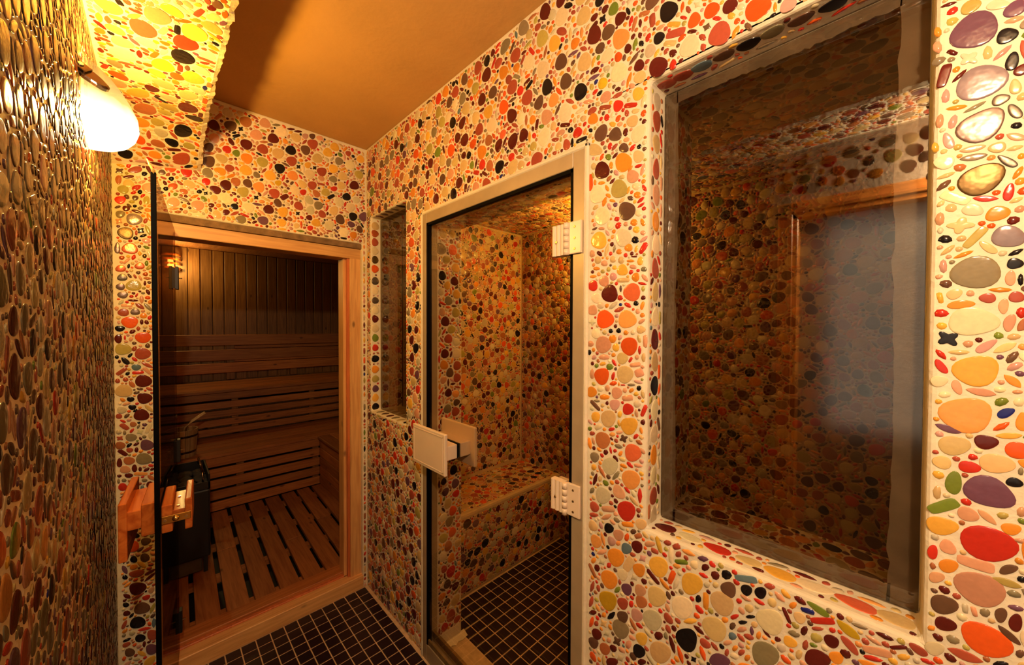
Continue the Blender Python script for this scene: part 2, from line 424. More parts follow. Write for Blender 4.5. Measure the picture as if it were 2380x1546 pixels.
UNIT = np.array([(math.cos(t), math.sin(t)) for t in np.linspace(0, 2 * np.pi, 10, endpoint=False)])
THS = np.arange(10) * np.pi / 10
def pack(u0, u1, v0, v1, holes=(), heroes=(), res=.0018, gap=.0016, bmin=.0036, edge=.006, big=True, bigr=(.0175, .0255), med=True, accept=None):
    """Fill a rectangle with pebbles the way a mosaicist would: the given ones, large ones, middling ones, then slivers into the gaps."""
    nx, ny = int((u1 - u0) / res) + 1, int((v1 - v0) / res) + 1
    X = (u0 + np.arange(nx) * res)[:, None]; Y = (v0 + np.arange(ny) * res)[None, :]
    D = np.minimum(np.minimum(X - u0, u1 - X), np.minimum(Y - v0, v1 - Y)) - edge
    for (a, b_, c, d) in holes:
        dx = np.maximum(np.maximum(a - X, X - b_), 0); dy = np.maximum(np.maximum(c - Y, Y - d), 0)
        D = np.minimum(D, np.sqrt(dx * dx + dy * dy) - edge)
    if accept is not None: D = np.where(accept(X, Y), D, -1)
    D = np.minimum(D, .032).astype(np.float32)
    out = []
    def stamp(u, v, a, b_, th):
        w = a + .030; i0, i1 = max(0, int((u - w - u0) / res)), min(nx, int((u + w - u0) / res) + 2)
        j0, j1 = max(0, int((v - w - v0) / res)), min(ny, int((v + w - v0) / res) + 2)
        if i1 <= i0 or j1 <= j0: return
        dx = X[i0:i1] - u; dy = Y[:, j0:j1] - v; c, s = math.cos(th), math.sin(th)
        p = (dx * c + dy * s); q = (-dx * s + dy * c)
        k = np.sqrt((p / a) ** 2 + (q / b_) ** 2) + 1e-6
        d = np.sqrt(p * p + q * q) * (1 - 1 / k)
        D[i0:i1, j0:j1] = np.minimum(D[i0:i1, j0:j1], d)
    def put(u, v, a, b_, th, c, sh): out.append((u, v, a, b_, th, c, sh)); stamp(u, v, a, b_, th)
    for h in heroes:
        if u0 + h[3] * .5 < h[0] < u1 - h[3] * .5 and v0 + h[3] * .5 < h[1] < v1 - h[3] * .5 and not any(a < h[0] < b_ and c < h[1] < d for (a, b_, c, d) in holes): put(*h)
    area = (u1 - u0) * (v1 - v0)
    if big:
        fails = 0
        for _ in range(int(area * 9000)):
            i, j = int(rng.integers(nx)), int(rng.integers(ny)); r = rng.uniform(*bigr)
            if D[i, j] > r + gap:
                a = r * rng.uniform(1.0, 1.06); put(u0 + i * res, v0 + j * res, a, a * rng.uniform(.80, .93), rng.uniform(0, 3.14), pick_big(), 'o')
    if med:
        for _ in range(int(area * 2600)):
            i, j = int(rng.integers(nx)), int(rng.integers(ny)); r = rng.uniform(.008, .0125)
            if D[i, j] > r + gap:
                sh = 'x' if rng.random() < .04 else 'o'
                put(u0 + i * res, v0 + j * res, r * 1.05, r * rng.uniform(.7, .9), rng.uniform(0, 3.14), ('k' if rng.random() < .5 else 'e') if sh == 'x' else pick_small(), sh)
    tan = UNIT
    for b0 in (.0050, .0043, .0036, .0030, .0024):
        if b0 < bmin: break
        I, J = np.nonzero(D > b0 + gap)
        o = rng.permutation(len(I))
        if len(o) > 400000: o = o[:400000]
        for t in o:
            i, j = int(I[t]), int(J[t]); d = float(D[i, j])
            if d <= b0 + gap: continue
            b_ = min(d - gap, .0058)
            muls = np.array([1.25, 1.7, 2.1, 2.7, 3.4])
            ax = b_ * muls
            px = ax[:, None, None] * UNIT[None, None, :, 0]; py = b_ * UNIT[None, None, :, 1]
            cs, sn = np.cos(THS)[None, :, None], np.sin(THS)[None, :, None]
            ii = (i + (px * cs - py * sn) / res).astype(np.int32); jj = (j + (px * sn + py * cs) / res).astype(np.int32)
            okb = (ii >= 0) & (ii < nx) & (jj >= 0) & (jj < ny)
            val = np.where(okb, D[np.clip(ii, 0, nx - 1), np.clip(jj, 0, ny - 1)], -1).min(axis=2)
            good = val > gap * .8
            rows = np.nonzero(good.any(axis=1))[0]
            if len(rows):
                m_ = rows[-1] if rng.random() < .8 else rows[rng.integers(len(rows))]
                th = float(THS[rng.choice(np.nonzero(good[m_])[0])]); a = float(ax[m_])
            else:
                m_, th, a = 0, rng.uniform(0, 3.14), b_ * 1.02
            sh = 'o' if m_ < 1 else (('l' if rng.random() < .6 else 'o') if m_ < 4 else ('l' if rng.random() < .75 else 'd'))
            if m_ >= 1 and rng.random() < .09: sh = 'd'
            put(u0 + i * res, v0 + j * res, a, b_ * 1.08, th, pick_small(), sh)
    return out

# ---------------------------------------------------------------- pebbles: building
def plane(org, eu, ev, n):
    org, eu, ev, n = (np.array(t, float) for t in (org, eu, ev, n))
    return lambda u, v: (org + eu * u + ev * v, eu, ev, n)

def seen_size(p, n, a, b_, gate):
    d = p - np.array([0, 0, EYE]); z = d @ Fv
    if z < .05: return 0.0
    x, y = 1190 + FPX * (d @ Rv) / z, 773 - FPX * (d @ Uv) / z
    if not (-30 < x < 2410 and -30 < y < 1576): return 0.0
    if gate is not None and not gate(p): return 0.0
    r = np.linalg.norm(d)
    return abs(d @ n) / r * a * b_ * (FPX / z) ** 2

def build_pebbles(owner, sets, limit=300, hbig=.0021, hsmall=.0015, tone=.90, gate=None, hi_px=26.0, fill_name='small_pebbles'):
    """sets: list of (surface function, pebble list). The `limit` pebbles that show largest become parts, the rest one joined part."""
    allp = []
    for S, lst in sets:
        for (u, v, a, b_, th, c, sh) in lst:
            p, eu, ev, n = S(u, v); allp.append((seen_size(p, n, a, b_, gate), p, eu, ev, n, a, b_, th, c, sh))
    order = sorted(range(len(allp)), key=lambda i: -allp[i][0])
    parts = [i for i in order[:limit] if allp[i][0] > 0]; ps = set(parts)
    jit = rng.random((len(allp), 4))
    VV, FF, CC, base = [], [], [], 0
    for i in range(len(allp)):
        s, p, eu, ev, n, a, b_, th, c, sh = allp[i]
        col_ = np.array(PAL[c]); col_[:3] = np.clip(col_[:3] * tone * (.85 + .3 * jit[i, 0]) * (1 + .10 * (jit[i, 1:4] - .5)), 0, .92)
        h = hsmall + (hbig - hsmall) * min(1, max(0, (b_ - .004) / .014))
        A = eu * math.cos(th) + ev * math.sin(th); Bv = -eu * math.sin(th) + ev * math.cos(th)
        if np.dot(np.cross(A, Bv), n) < 0: Bv = -Bv
        var = int(jit[i, 0] * 100) % NVAR[sh]
        if i in ps:
            me = (MESH_HI if math.sqrt(s) > hi_px * .5 else MESH_LO)[sh, var]
            o = bpy.data.objects.new('pebble', me)
            Mx = np.eye(4); Mx[:3, 0] = A * a; Mx[:3, 1] = Bv * b_; Mx[:3, 2] = n * h; Mx[:3, 3] = p
            o.matrix_world = Matrix(Mx.tolist()); o.color = tuple(col_); o.parent = owner; col.objects.link(o)
        else:
            V, Fc = (P_MID if b_ > .009 else P_LO)[sh, var]
            W = p + V[:, 0:1] * a * A + V[:, 1:2] * b_ * Bv + V[:, 2:3] * h * n
            VV.append(W); FF += [tuple(k + base for k in f) for f in Fc]; base += len(V)
            CC.append(np.repeat(col_[None, :], len(V), axis=0))
    if VV:
        me = bpy.data.meshes.new(fill_name); VV = np.concatenate(VV); CC = np.concatenate(CC)
        loops = np.fromiter((k for f in FF for k in f), np.int32); cnt = np.fromiter((len(f) for f in FF), np.int32)
        me.vertices.add(len(VV)); me.vertices.foreach_set('co', VV.astype(np.float32).ravel())
        me.loops.add(len(loops)); me.loops.foreach_set('vertex_index', loops)
        me.polygons.add(len(cnt)); st = np.concatenate([[0], np.cumsum(cnt)[:-1]]).astype(np.int32)
        me.polygons.foreach_set('loop_start', st); me.update(calc_edges=True)
        me.polygons.foreach_set('use_smooth', np.ones(len(cnt), bool))
        at = me.attributes.new('tint', 'FLOAT_COLOR', 'POINT'); at.data.foreach_set('color', CC.astype(np.float32).ravel())
        me.materials.append(M_peb_a)
        o = bpy.data.objects.new(fill_name, me); col.objects.link(o); o.parent = owner; o['kind'] = 'stuff'

def through_openings(p):
    """Does the line from the eye to p pass an opening of the right wall (steam door, large window, slit window)?"""
    if p[0] < .83: return True
    t = .82 / p[0]; y, z = p[1] * t, EYE + (p[2] - EYE) * t
    return (.60 < y < 1.36 and .05 < z < 1.84) or (-.04 < y < .41 and .92 < z < 1.97) or (1.52 < y < 1.92 and .94 < z < 1.98)

# ================================================================ THE ROOM
XR, YB, XL, ZC = .81, 1.962, -.11, 2.335
XI, XF, YS, ZS = .99, 1.92, 1.90, 2.06        # steam room: inner face of the partition, far wall, back wall, ceiling
DOOR = (.598, 1.352, -.01, 1.832)              # steam door opening (y0, y1, z0, z1)
WIN = (-.032, .396, .935, 1.956)
SLIT = (1.534, 1.905, .955, 1.962)

# --- right wall
wall_right = struct(slab('wall_right', XR, XI, -1.0, YB + .06, 0, ZC, [DOOR, WIN, SLIT], M_grout, 0), 'cream wall set all over with coloured glass pebbles')
HERO_R = parse("""-66,1806,249,208,70mo -63,1841,93,90,54qo -44,1856,83,28,-170bl -87,1829,109,60,-148eo -100,1816,103,94,85mo -100,1802,92,45,-172sl
-47,1831,67,57,48qo -34,1824,79,37,79oo -94,1785,103,89,67ko -79,1771,102,45,87to -34,1802,92,44,78so -48,1787,72,29,48bd -63,1771,117,81,53ex
-91,1764,111,40,137pl -99,1749,119,56,93ko -41,1758,156,56,101bd -55,1751,99,31,135bl -36,1782,72,59,179go -73,1733,235,217,53Po -43,1729,106,42,90po
-102,1715,102,49,83to -91,1703,76,73,178Wo -53,1708,110,38,-169ol -69,1702,117,32,158gl -38,1696,103,40,91so -50,1690,105,46,100po
-75,1676,224,207,130Mo -102,1683,114,46,67Wo -104,1664,55,44,-143ko -46,1665,123,49,75po -34,1660,77,38,82yo -68,1646,117,43,-178sl
-89,1641,80,69,-152to -103,1635,75,37,175tl -43,1636,109,92,-137co -69,1634,123,46,-176gl -97,1620,122,42,52Wo -28,1720,78,42,-137bo
-104,1649,103,42,-143sl -108,1623,45,32,90oo -76,1603,218,193,132Zo -45,1616,94,36,165tl -43,1603,97,45,136wl -99,1579,114,45,97ro
-80,1575,116,40,-164rl -106,1602,94,33,115ol -27,1606,58,42,78ko -50,1569,68,59,68to -70,1562,104,80,-142co -90,1553,107,97,156oo
-105,1567,65,36,156tl -108,1555,53,45,105so -40,1556,101,47,90so -59,1543,132,117,-175tx -72,1524,155,50,125qd -46,1526,75,60,-150ko
-99,1520,157,130,52Po -48,1510,103,35,134tl -62,1502,108,34,155ol -83,1509,115,43,52to -106,1499,77,34,148kl -44,1488,107,41,88po
-74,1476,225,217,-144go -105,1485,73,68,68ko -102,1466,101,44,91so -47,1463,68,61,-149wo -94,1451,108,37,-175ol -55,1448,80,66,136to
-69,1448,50,41,80so -84,1441,75,66,-161Do -107,1441,73,64,75Do -42,1443,87,31,81yd -61,1433,128,58,174oo -97,1429,102,43,92so -44,1421,73,63,-172ro
-73,1409,225,197,-175co -102,1407,118,50,99so -111,1420,79,43,88ro -30,1542,45,34,73bo -31,1490,45,32,81oo -110,1463,86,26,89ko -50,1385,126,109,51kx
-68,1378,54,51,99so -60,1366,109,39,177tl -44,1362,90,38,56rl -44,1345,112,46,63ro -76,1343,218,203,126yo -84,1376,123,50,133po -99,1374,115,46,143tl
-106,1389,62,46,163to -105,1362,97,42,116wo -107,1350,85,47,137po -106,1331,104,45,49ol -43,1324,88,78,152co -59,1317,104,46,76so
-80,1313,132,53,-171sl -96,1318,56,44,179co -48,1305,66,50,162co -97,1302,75,54,131no -110,1317,48,29,169so -111,1304,66,47,97co
-68,1281,255,236,128Oo -101,1288,92,51,132uo -52,1257,127,51,-164ml -98,1269,103,39,134Fl -114,1279,123,51,91oo -104,1258,110,39,166yl
-86,1246,107,97,158bo -58,1235,158,130,146to -112,1241,115,109,164Fo -47,1208,94,91,109to -72,1208,101,81,170ro -95,1219,154,126,164to
-114,1214,58,25,93go -58,1182,167,77,94no -43,1163,113,42,92to -109,1198,72,62,161ko -90,1178,223,210,-156mo -49,1145,174,70,140nd -71,1142,98,97,58so
-88,1144,111,43,45sl -101,1151,59,45,141qo -49,1117,160,127,155yo -89,1109,258,226,145ro -108,1136,89,73,140oo -115,1123,60,30,173so
-54,1089,102,80,84so -40,1075,109,50,96ro -55,1062,114,79,126oo -79,1076,166,77,-179sd -106,1081,105,47,130wo -83,1044,235,216,128So
-105,1063,124,51,-179ql -111,1051,65,49,165go -117,1073,50,42,137ko -51,1004,159,118,126wo -71,1009,74,32,88ed -79,1009,72,29,78sd
-88,1013,67,48,110go -101,1017,107,50,99wo -113,1033,73,41,167ml -53,977,118,91,137bo -113,1014,124,53,97bo -90,977,223,215,153Fo
-108,994,120,45,-139wl -61,959,71,63,151go -44,936,119,80,125eo -72,943,162,68,177Dl -38,912,84,35,170ro -102,950,95,46,132ko -117,975,66,35,108wo
-115,1161,75,38,97so 540,1850,253,142,-151to 458,1827,151,103,-138wo 501,1820,111,77,-137no 482,1817,103,50,149bl 461,1794,258,197,53oo
422,1796,164,123,55to 519,1791,248,194,49bo 543,1809,116,85,48to 493,1797,105,60,80oo 479,1774,107,56,51po 421,1773,111,47,-178rl 442,1773,92,48,135ol
436,1753,178,136,48so 555,1771,216,97,85Fd 539,1768,86,49,81oo 519,1761,122,48,-168oo 489,1757,100,50,147bl 471,1732,253,201,49qo
532,1734,256,208,47co 504,1744,111,47,60oo 500,1725,102,50,-143oo 511,1712,135,77,112ol 497,1697,117,54,60po 427,1728,122,88,-144co
446,1724,103,46,109yl 407,1719,107,42,63ro 423,1707,109,82,-141oo 415,1693,112,52,151rl 414,1681,109,40,158rl 488,1709,107,38,-155oo
462,1704,106,55,149tl 451,1677,242,201,51wo 518,1677,238,203,49co 476,1662,77,59,-157rd 472,1646,95,87,149ro 452,1645,71,58,-137so
485,1675,74,57,-146co 420,1664,105,82,-140co 431,1645,108,85,-145oo 410,1641,111,52,66oo 425,1627,104,84,-142yo 409,1617,72,57,-146so
494,1650,116,94,58co 539,1650,93,38,171wl 518,1647,115,41,-168so 525,1618,240,206,-144yo 502,1633,101,42,56po 459,1614,236,197,52co
427,1603,110,88,-149ko 407,1601,121,56,149pl 408,1581,150,71,123rd 444,1588,112,91,-151oo 425,1582,93,43,105yo 482,1591,112,44,100gl
524,1585,108,55,-142bo 469,1582,92,71,-158oo 546,1588,110,90,70so 415,1553,114,83,93yo 430,1565,85,23,-172bd 529,1569,105,92,46to
510,1559,114,84,-164so 486,1565,102,89,47to 464,1561,104,89,63to 439,1556,115,39,-172oo 532,1548,116,53,-172oo 514,1539,73,57,-163qo
498,1542,71,63,57qo 481,1545,75,60,-161yo 459,1536,152,135,-148yo 432,1541,108,57,-163so 406,1533,80,62,-162go 542,1529,117,46,-177oo
510,1515,149,136,-155so 485,1523,106,96,52po 458,1512,191,60,-177td 426,1516,110,98,83oo 404,1513,117,50,48so 543,1506,150,140,-158ro
493,1482,229,216,-149bo 434,1482,224,210,-142Ro 464,1492,94,37,89wl 410,1500,118,38,-164rl 465,1470,83,73,-163ro 533,1474,143,132,-153co
424,1455,73,64,-166ko 464,1454,51,45,-166uo 445,1452,115,55,-151ro 409,1449,114,52,105oo 519,1455,106,91,-170co 543,1443,144,135,-162so
505,1419,246,235,-177Fo 445,1418,238,218,-173Oo 544,1412,118,93,-178cx 410,1413,99,50,148so 533,1383,135,133,103co 490,1390,70,62,179ko
469,1391,75,67,179ko 449,1386,73,64,178oo 411,1394,109,96,180to 431,1387,70,65,178co 508,1386,72,63,178to 511,1356,226,215,160so
441,1355,220,213,124Fo 485,1371,109,102,130oo 465,1374,84,54,126po 476,1350,102,94,100yo 401,1367,153,56,90sd 416,1373,110,48,73to
548,1356,105,89,174so 553,1334,80,76,117ko 414,1346,116,45,90rl 509,1324,176,77,176so 458,1325,150,142,144to 482,1331,69,57,171oo 437,1322,83,38,122rd
421,1329,65,58,101so 405,1329,115,51,90to 425,1311,155,58,168sd 492,1301,113,89,168no 480,1312,109,53,54rl 512,1307,105,53,163yo
451,1287,226,206,142to 514,1277,227,208,134Fo 483,1279,119,52,104ro 415,1293,112,99,156sd 544,1279,151,76,91so 417,1272,121,46,-173po
434,1263,114,37,173go 456,1260,67,20,173rd 499,1247,92,77,107so 519,1243,108,86,161co 545,1232,158,136,149oo 473,1239,155,137,128so
506,1224,161,76,170oo 444,1230,162,78,165sd 434,1250,88,49,139oo 422,1243,71,57,158yo 406,1244,107,48,80to 451,1248,72,63,120so 529,1211,107,40,177gl
499,1210,60,49,109bo 477,1210,152,130,143po 443,1204,154,131,139ro 419,1220,108,90,150co 512,1202,67,54,153to 403,1206,164,53,112rd
532,1170,149,125,124yo 495,1173,232,196,130to 464,1188,99,64,109yo 421,1198,108,50,80so 438,1166,239,197,139yo 405,1180,73,59,111bo
466,1166,92,44,78yo 548,1153,93,52,-145po 524,1145,138,68,143cd 549,1136,76,61,145no 506,1143,64,50,148oo 486,1147,106,50,157ro 511,1115,225,203,136Bo
453,1131,127,100,143wx 422,1143,97,49,130ro 464,1144,110,49,159so 430,1103,235,196,132Ro 409,1160,94,42,81oo 406,1113,94,52,-143so
534,1066,145,129,135go 550,1097,167,71,79oo 502,1086,86,68,131bo 474,1077,100,63,-137bo 489,1056,251,193,129eo 488,1094,99,36,79ro
461,1093,94,49,124oo 476,1096,63,48,143ro 453,1065,110,55,-177oo 436,1072,103,59,-150ro 415,1076,123,50,172so 433,1039,250,214,134Oo
510,975,241,196,132eo 444,960,264,216,128ro 534,937,143,135,150Do 494,945,217,82,163sd 441,927,180,67,163od 492,898,152,119,136ko
464,893,156,126,133so 538,886,147,137,146to 407,942,150,115,141to 426,916,98,59,143wo 416,885,154,129,125bo 444,868,160,119,132vo 385,904,160,70,151so
471,835,257,201,132oo 364,863,254,200,122yo 489,771,258,207,132oo 437,833,216,101,116td 410,833,177,140,126oo 452,801,168,123,131co
525,782,110,87,121bo 441,771,160,127,127mo 408,785,166,123,127so 369,792,263,196,123to 491,717,288,217,132Go 294,859,277,186,122yo
312,799,279,195,121co 398,811,87,72,138bo 377,734,272,197,123eo 451,731,169,127,129Do 405,760,171,130,125Bo 416,722,172,133,124po
451,698,176,126,129wo 457,665,260,198,128go 402,675,177,125,125yo 359,671,305,196,128to 301,736,288,199,119ko 410,640,192,131,126ko
524,611,177,129,132bo 533,583,181,129,133wo 500,588,184,128,130Bo 476,604,126,88,138bo 466,628,157,102,129wx 363,705,139,85,130bo 436,639,143,70,116so
423,619,121,90,124wo 479,567,218,99,135bo 402,619,147,63,137bo 510,805,146,87,137ex 504,650,138,94,132tx 402,863,144,89,134px 422,809,151,89,134ex
495,630,147,74,134ex 457,592,172,84,132ex 315,895,164,55,159nd 288,902,109,85,114co 267,906,105,66,127bo 248,899,105,83,118bo 228,910,119,90,128ko
223,884,167,132,116wo 193,898,118,88,121ko 170,905,125,85,116ko 263,872,82,56,125eo 247,880,78,55,125to 235,850,250,205,116to 248,791,261,212,119to
154,861,254,199,120co 130,884,149,37,65bd 101,909,106,49,169ud 81,903,176,52,152rd 49,907,162,80,-151Gl 112,891,103,85,104to 105,872,109,47,108bo
87,886,101,34,150Do 68,895,55,44,125ro 69,876,115,93,119bo 89,869,103,79,128qo 46,883,142,65,-135Do 103,848,106,43,100Do 163,793,282,188,120go
88,834,213,131,134bo 62,853,117,85,122oo 51,866,83,72,124bo 15,893,172,60,162sd 19,879,129,42,161ro -14,903,90,45,139yo 7,922,112,46,-179bl
-8,914,121,29,145bd 19,908,107,41,-164sl 35,921,110,34,173gl 112,825,108,48,105to 239,731,235,115,140mo 125,840,110,92,136yo 143,833,62,46,132bo
216,794,98,69,125vo 200,817,119,47,135so 216,814,101,49,114wo 198,832,99,37,144ko 186,850,100,33,146ko 212,835,114,40,132ro 205,870,64,51,126ro
172,886,100,49,-173rl 194,881,105,50,-173sl 188,865,99,74,122to 121,908,92,45,121oo 141,912,105,62,-143sl 152,896,99,75,109to 183,824,97,39,87ml
172,823,95,40,104oo 160,834,94,35,-140bl 224,776,115,43,135so 229,819,81,56,132oo 270,888,101,53,-179rl 179,839,78,54,121to 137,821,94,71,120eo
225,756,94,40,103Do 200,772,104,43,122Do 190,768,92,42,116oo 211,773,95,39,118oo 710,2298,274,189,60bo 651,2250,261,206,57co 578,2208,246,212,56to
490,2173,162,135,66no 472,2141,164,147,55bo 627,2267,179,83,-149ko 685,2276,180,134,51eo 797,2302,265,193,52go 773,2270,161,128,63to
722,2231,259,199,60qo 649,2210,222,100,-141Do 676,2192,245,186,61yo 605,2154,158,141,53oo 545,2140,250,198,65bo 471,2093,267,205,56Oo
526,2099,151,133,-137wo 432,2058,157,71,103nl 396,2024,156,122,65eo 830,2239,235,207,-136Do 773,2188,250,189,51co 719,2142,262,206,57co
652,2127,238,198,55wo 574,2087,251,205,62to 542,2052,149,85,-180bo 474,2012,257,204,48co 422,2003,147,121,55bo 378,1979,242,193,51bo
419,1976,162,131,-141to 451,2058,120,92,70bo 887,2215,235,193,51oo 826,2200,159,130,-140oo 862,2180,166,133,48Do 844,2148,232,216,-142Do
702,2083,247,185,70ko 635,2067,237,186,62wo 587,2018,236,197,58ko 519,2008,156,130,53Yo 779,2087,240,215,-137Do 810,2121,158,134,59ro
885,2103,252,200,56Fo 509,1970,161,136,-147so 476,1935,154,127,55ro 424,1940,170,129,54yo 848,2062,252,198,53bo 704,2000,234,194,56so
636,1983,252,206,60co 545,1930,165,133,-142oo 549,1953,141,92,-179Do 758,2013,145,126,60oo 437,1883,160,130,-142to 795,1982,206,187,72bo
888,2019,154,145,147Ro 909,1989,215,178,109bo 593,1914,155,140,-158ro 617,1930,109,82,-156ko 553,1905,82,52,-141ko 481,1867,193,156,-137wo
455,1863,109,74,84bo 651,1934,155,91,178so 631,1896,164,119,71Do 660,1900,123,115,61to 740,1891,229,210,161Do 785,1928,141,122,-151to
753,1933,148,133,-147qo 847,1932,152,135,-141ro 841,1900,242,215,133to 804,1894,159,137,-171to 391,2089,172,78,86Dd 520,2167,123,112,-136kx
547,2164,157,72,150bd 740,1992,172,66,102bd 772,2121,177,71,148kd 443,2117,134,62,103rl 420,2099,112,48,87bl 513,2188,100,98,155bo
451,2145,133,47,66ko 356,2088,245,185,60ko 376,2041,141,120,52ko 339,2031,214,86,-165Dd 343,2052,180,61,-149yd 301,2037,155,129,84Fo
268,2036,163,139,56Fo 235,2024,150,123,50bo 189,1991,232,190,47Fo 310,1986,233,195,62co 253,1980,245,196,67Do 142,1969,131,116,47po
304,2015,127,45,-154bo 257,2014,114,42,-143ro 276,2008,106,85,-147wx 224,1969,120,63,120ol 222,1988,68,58,66Fo 203,1967,110,49,58wo
232,2004,93,60,49yo 215,2011,88,60,-136co 345,1992,109,82,50bo 344,1968,117,83,90ro 380,2010,105,57,128yl 351,2016,170,68,-153td
372,2062,115,56,-178sl 313,2065,112,46,66Do 325,2078,124,44,96Fl 322,2054,108,36,-139ro 295,2064,125,66,51ex 161,1978,99,33,89oo 180,1968,119,56,171cl
324,1955,95,55,46bo 1017,2294,247,207,68Do 1094,2289,233,189,58wo 969,2246,242,224,-142bo 1213,2299,237,204,-135oo 1149,2270,240,208,-147Do
1106,2228,224,200,77go 1032,2231,215,192,46qo 937,2174,225,199,-154wo 995,2174,223,205,53bo 1083,2181,261,210,-140to 960,2120,244,205,-141yo
1029,2128,236,198,57to 1265,2244,236,211,76qo 1327,2283,241,216,56to 1406,2254,219,174,61ko 1333,2218,257,194,-148to 1238,2194,236,204,-145qo
1168,2164,233,194,60ko 1298,2178,219,199,50go 1516,2277,231,213,-144Do 1427,2199,227,195,-149bo 1208,2117,227,203,-166to 1093,2074,248,228,-157bo
1007,2078,229,206,-144Do 941,2067,251,213,-142co 1622,2241,239,202,57bo 1568,2209,226,189,52ko 1492,2193,239,191,-155to 1710,2266,242,198,-153oo
1439,2138,242,199,-155Fo 1402,2121,170,152,-152oo 1331,2123,253,219,-148qo 1269,2089,227,200,-173no 1179,2065,263,222,45Fo 996,1998,260,222,46oo
1098,2020,152,130,-159bo 1068,2010,143,135,56ko 1608,2167,213,183,53ro 1563,2125,234,200,-163Do 1714,2199,259,220,-138go 1870,2248,212,188,64bo
1775,2200,231,193,-159wo 1436,2070,225,200,-147wo 1379,2063,133,130,-140ko 1323,2063,220,196,-136bo 1096,1983,217,204,-176to 1181,1978,228,196,-170so
1703,2135,219,188,-170go 1797,2145,208,189,57bo 1776,2093,229,209,-169Do 1617,2063,234,217,174Do 1721,2082,192,187,126bo 1237,1973,217,211,153wo
1308,1992,245,198,-172to 1527,2058,252,202,177to 1066,1925,137,128,75bo 1025,1936,197,82,-160rd 970,1879,244,202,49Do 1028,1885,206,185,57so
1086,1899,165,86,95bd 1216,1918,239,204,-158to 1162,1896,230,199,51ko 1107,1872,143,135,-147po 1281,1908,221,206,-146bo 1465,1980,212,206,-142oo
1388,1960,212,188,-155Do 1522,1983,206,184,-135bo 1571,1987,222,180,-154to 1348,1889,234,198,-161to 1458,1876,211,206,138to 1802,1982,190,182,71bo
1731,1981,201,181,-151wo 1631,1958,180,168,65to 1050,1969,144,124,76no 1917,857,181,175,139bo 1748,865,206,185,58bo 1639,850,225,206,65ko
1812,841,197,180,151Do 1853,794,189,178,119bo 1795,799,184,171,111bo 1743,803,209,192,139Do 1903,761,160,146,98bo 1551,833,208,180,162to
1493,843,229,217,156Fo 1704,790,113,104,125ro 1636,786,213,199,-160ro 1578,779,227,212,46Fo 1758,753,212,185,146Fo 1814,743,181,158,147Do
1964,685,134,105,156Fo 1828,660,209,186,133bo 1775,671,203,180,128ro 1722,684,241,213,113to 1626,720,196,171,134ko 1575,721,233,197,155eo
1881,675,152,138,128bo 1486,785,229,180,158eo 1430,747,235,218,157to 1517,704,210,198,125mo 1547,668,214,192,144to 1612,668,191,180,137bo
1455,702,200,182,133ko 1770,616,125,109,119ko 1479,655,248,210,154Do 1411,665,205,180,150bo 1903,495,182,155,130bo 1772,543,193,177,84ko
1835,519,213,173,140Do 1712,557,227,187,151to 1595,551,227,193,143Do 1544,566,224,194,128ko 1843,458,200,167,127bo 1727,490,194,167,145Do
1479,554,227,196,132Fo 1805,414,228,191,146ro 1729,419,199,175,135Do 1608,493,197,167,139bo 1548,477,221,188,110ko 1488,485,233,199,128bo
1439,509,234,209,135Fo 1753,376,205,182,130bo 1411,464,221,199,117mo 1600,381,221,185,131bo 1485,414,237,196,128bo 1551,421,227,183,137to
1463,362,225,186,117ko 1564,332,160,107,144Fo 1380,454,153,121,133Do 1411,411,257,212,105to 1475,273,223,191,124ko 1577,210,240,197,135to
1762,252,197,173,111bo 1512,213,246,190,136bo 1812,158,199,163,133bo 1569,153,242,194,134Do 1414,254,258,182,139to 1769,69,215,171,140wo
1507,160,236,199,121ko 1424,184,268,207,130to 1585,95,173,144,127ko 1459,132,240,206,130bo 1511,92,232,187,137bo 1380,138,170,138,114bo
1421,93,235,177,135to 1370,12,204,128,141ko 1486,10,179,136,135to 1462,969,235,208,154ro 1479,1766,260,213,-166Fo 1475,1712,238,214,-170Oo
1425,1731,112,98,98ko 1429,1490,204,186,137ko 1499,1830,216,192,168Do 1475,1264,221,200,109bo 1439,1385,188,177,140bo 1429,1552,183,162,172qo
1476,1203,212,193,135Do 1462,1158,238,181,164to 1409,1674,96,80,-171bo""")
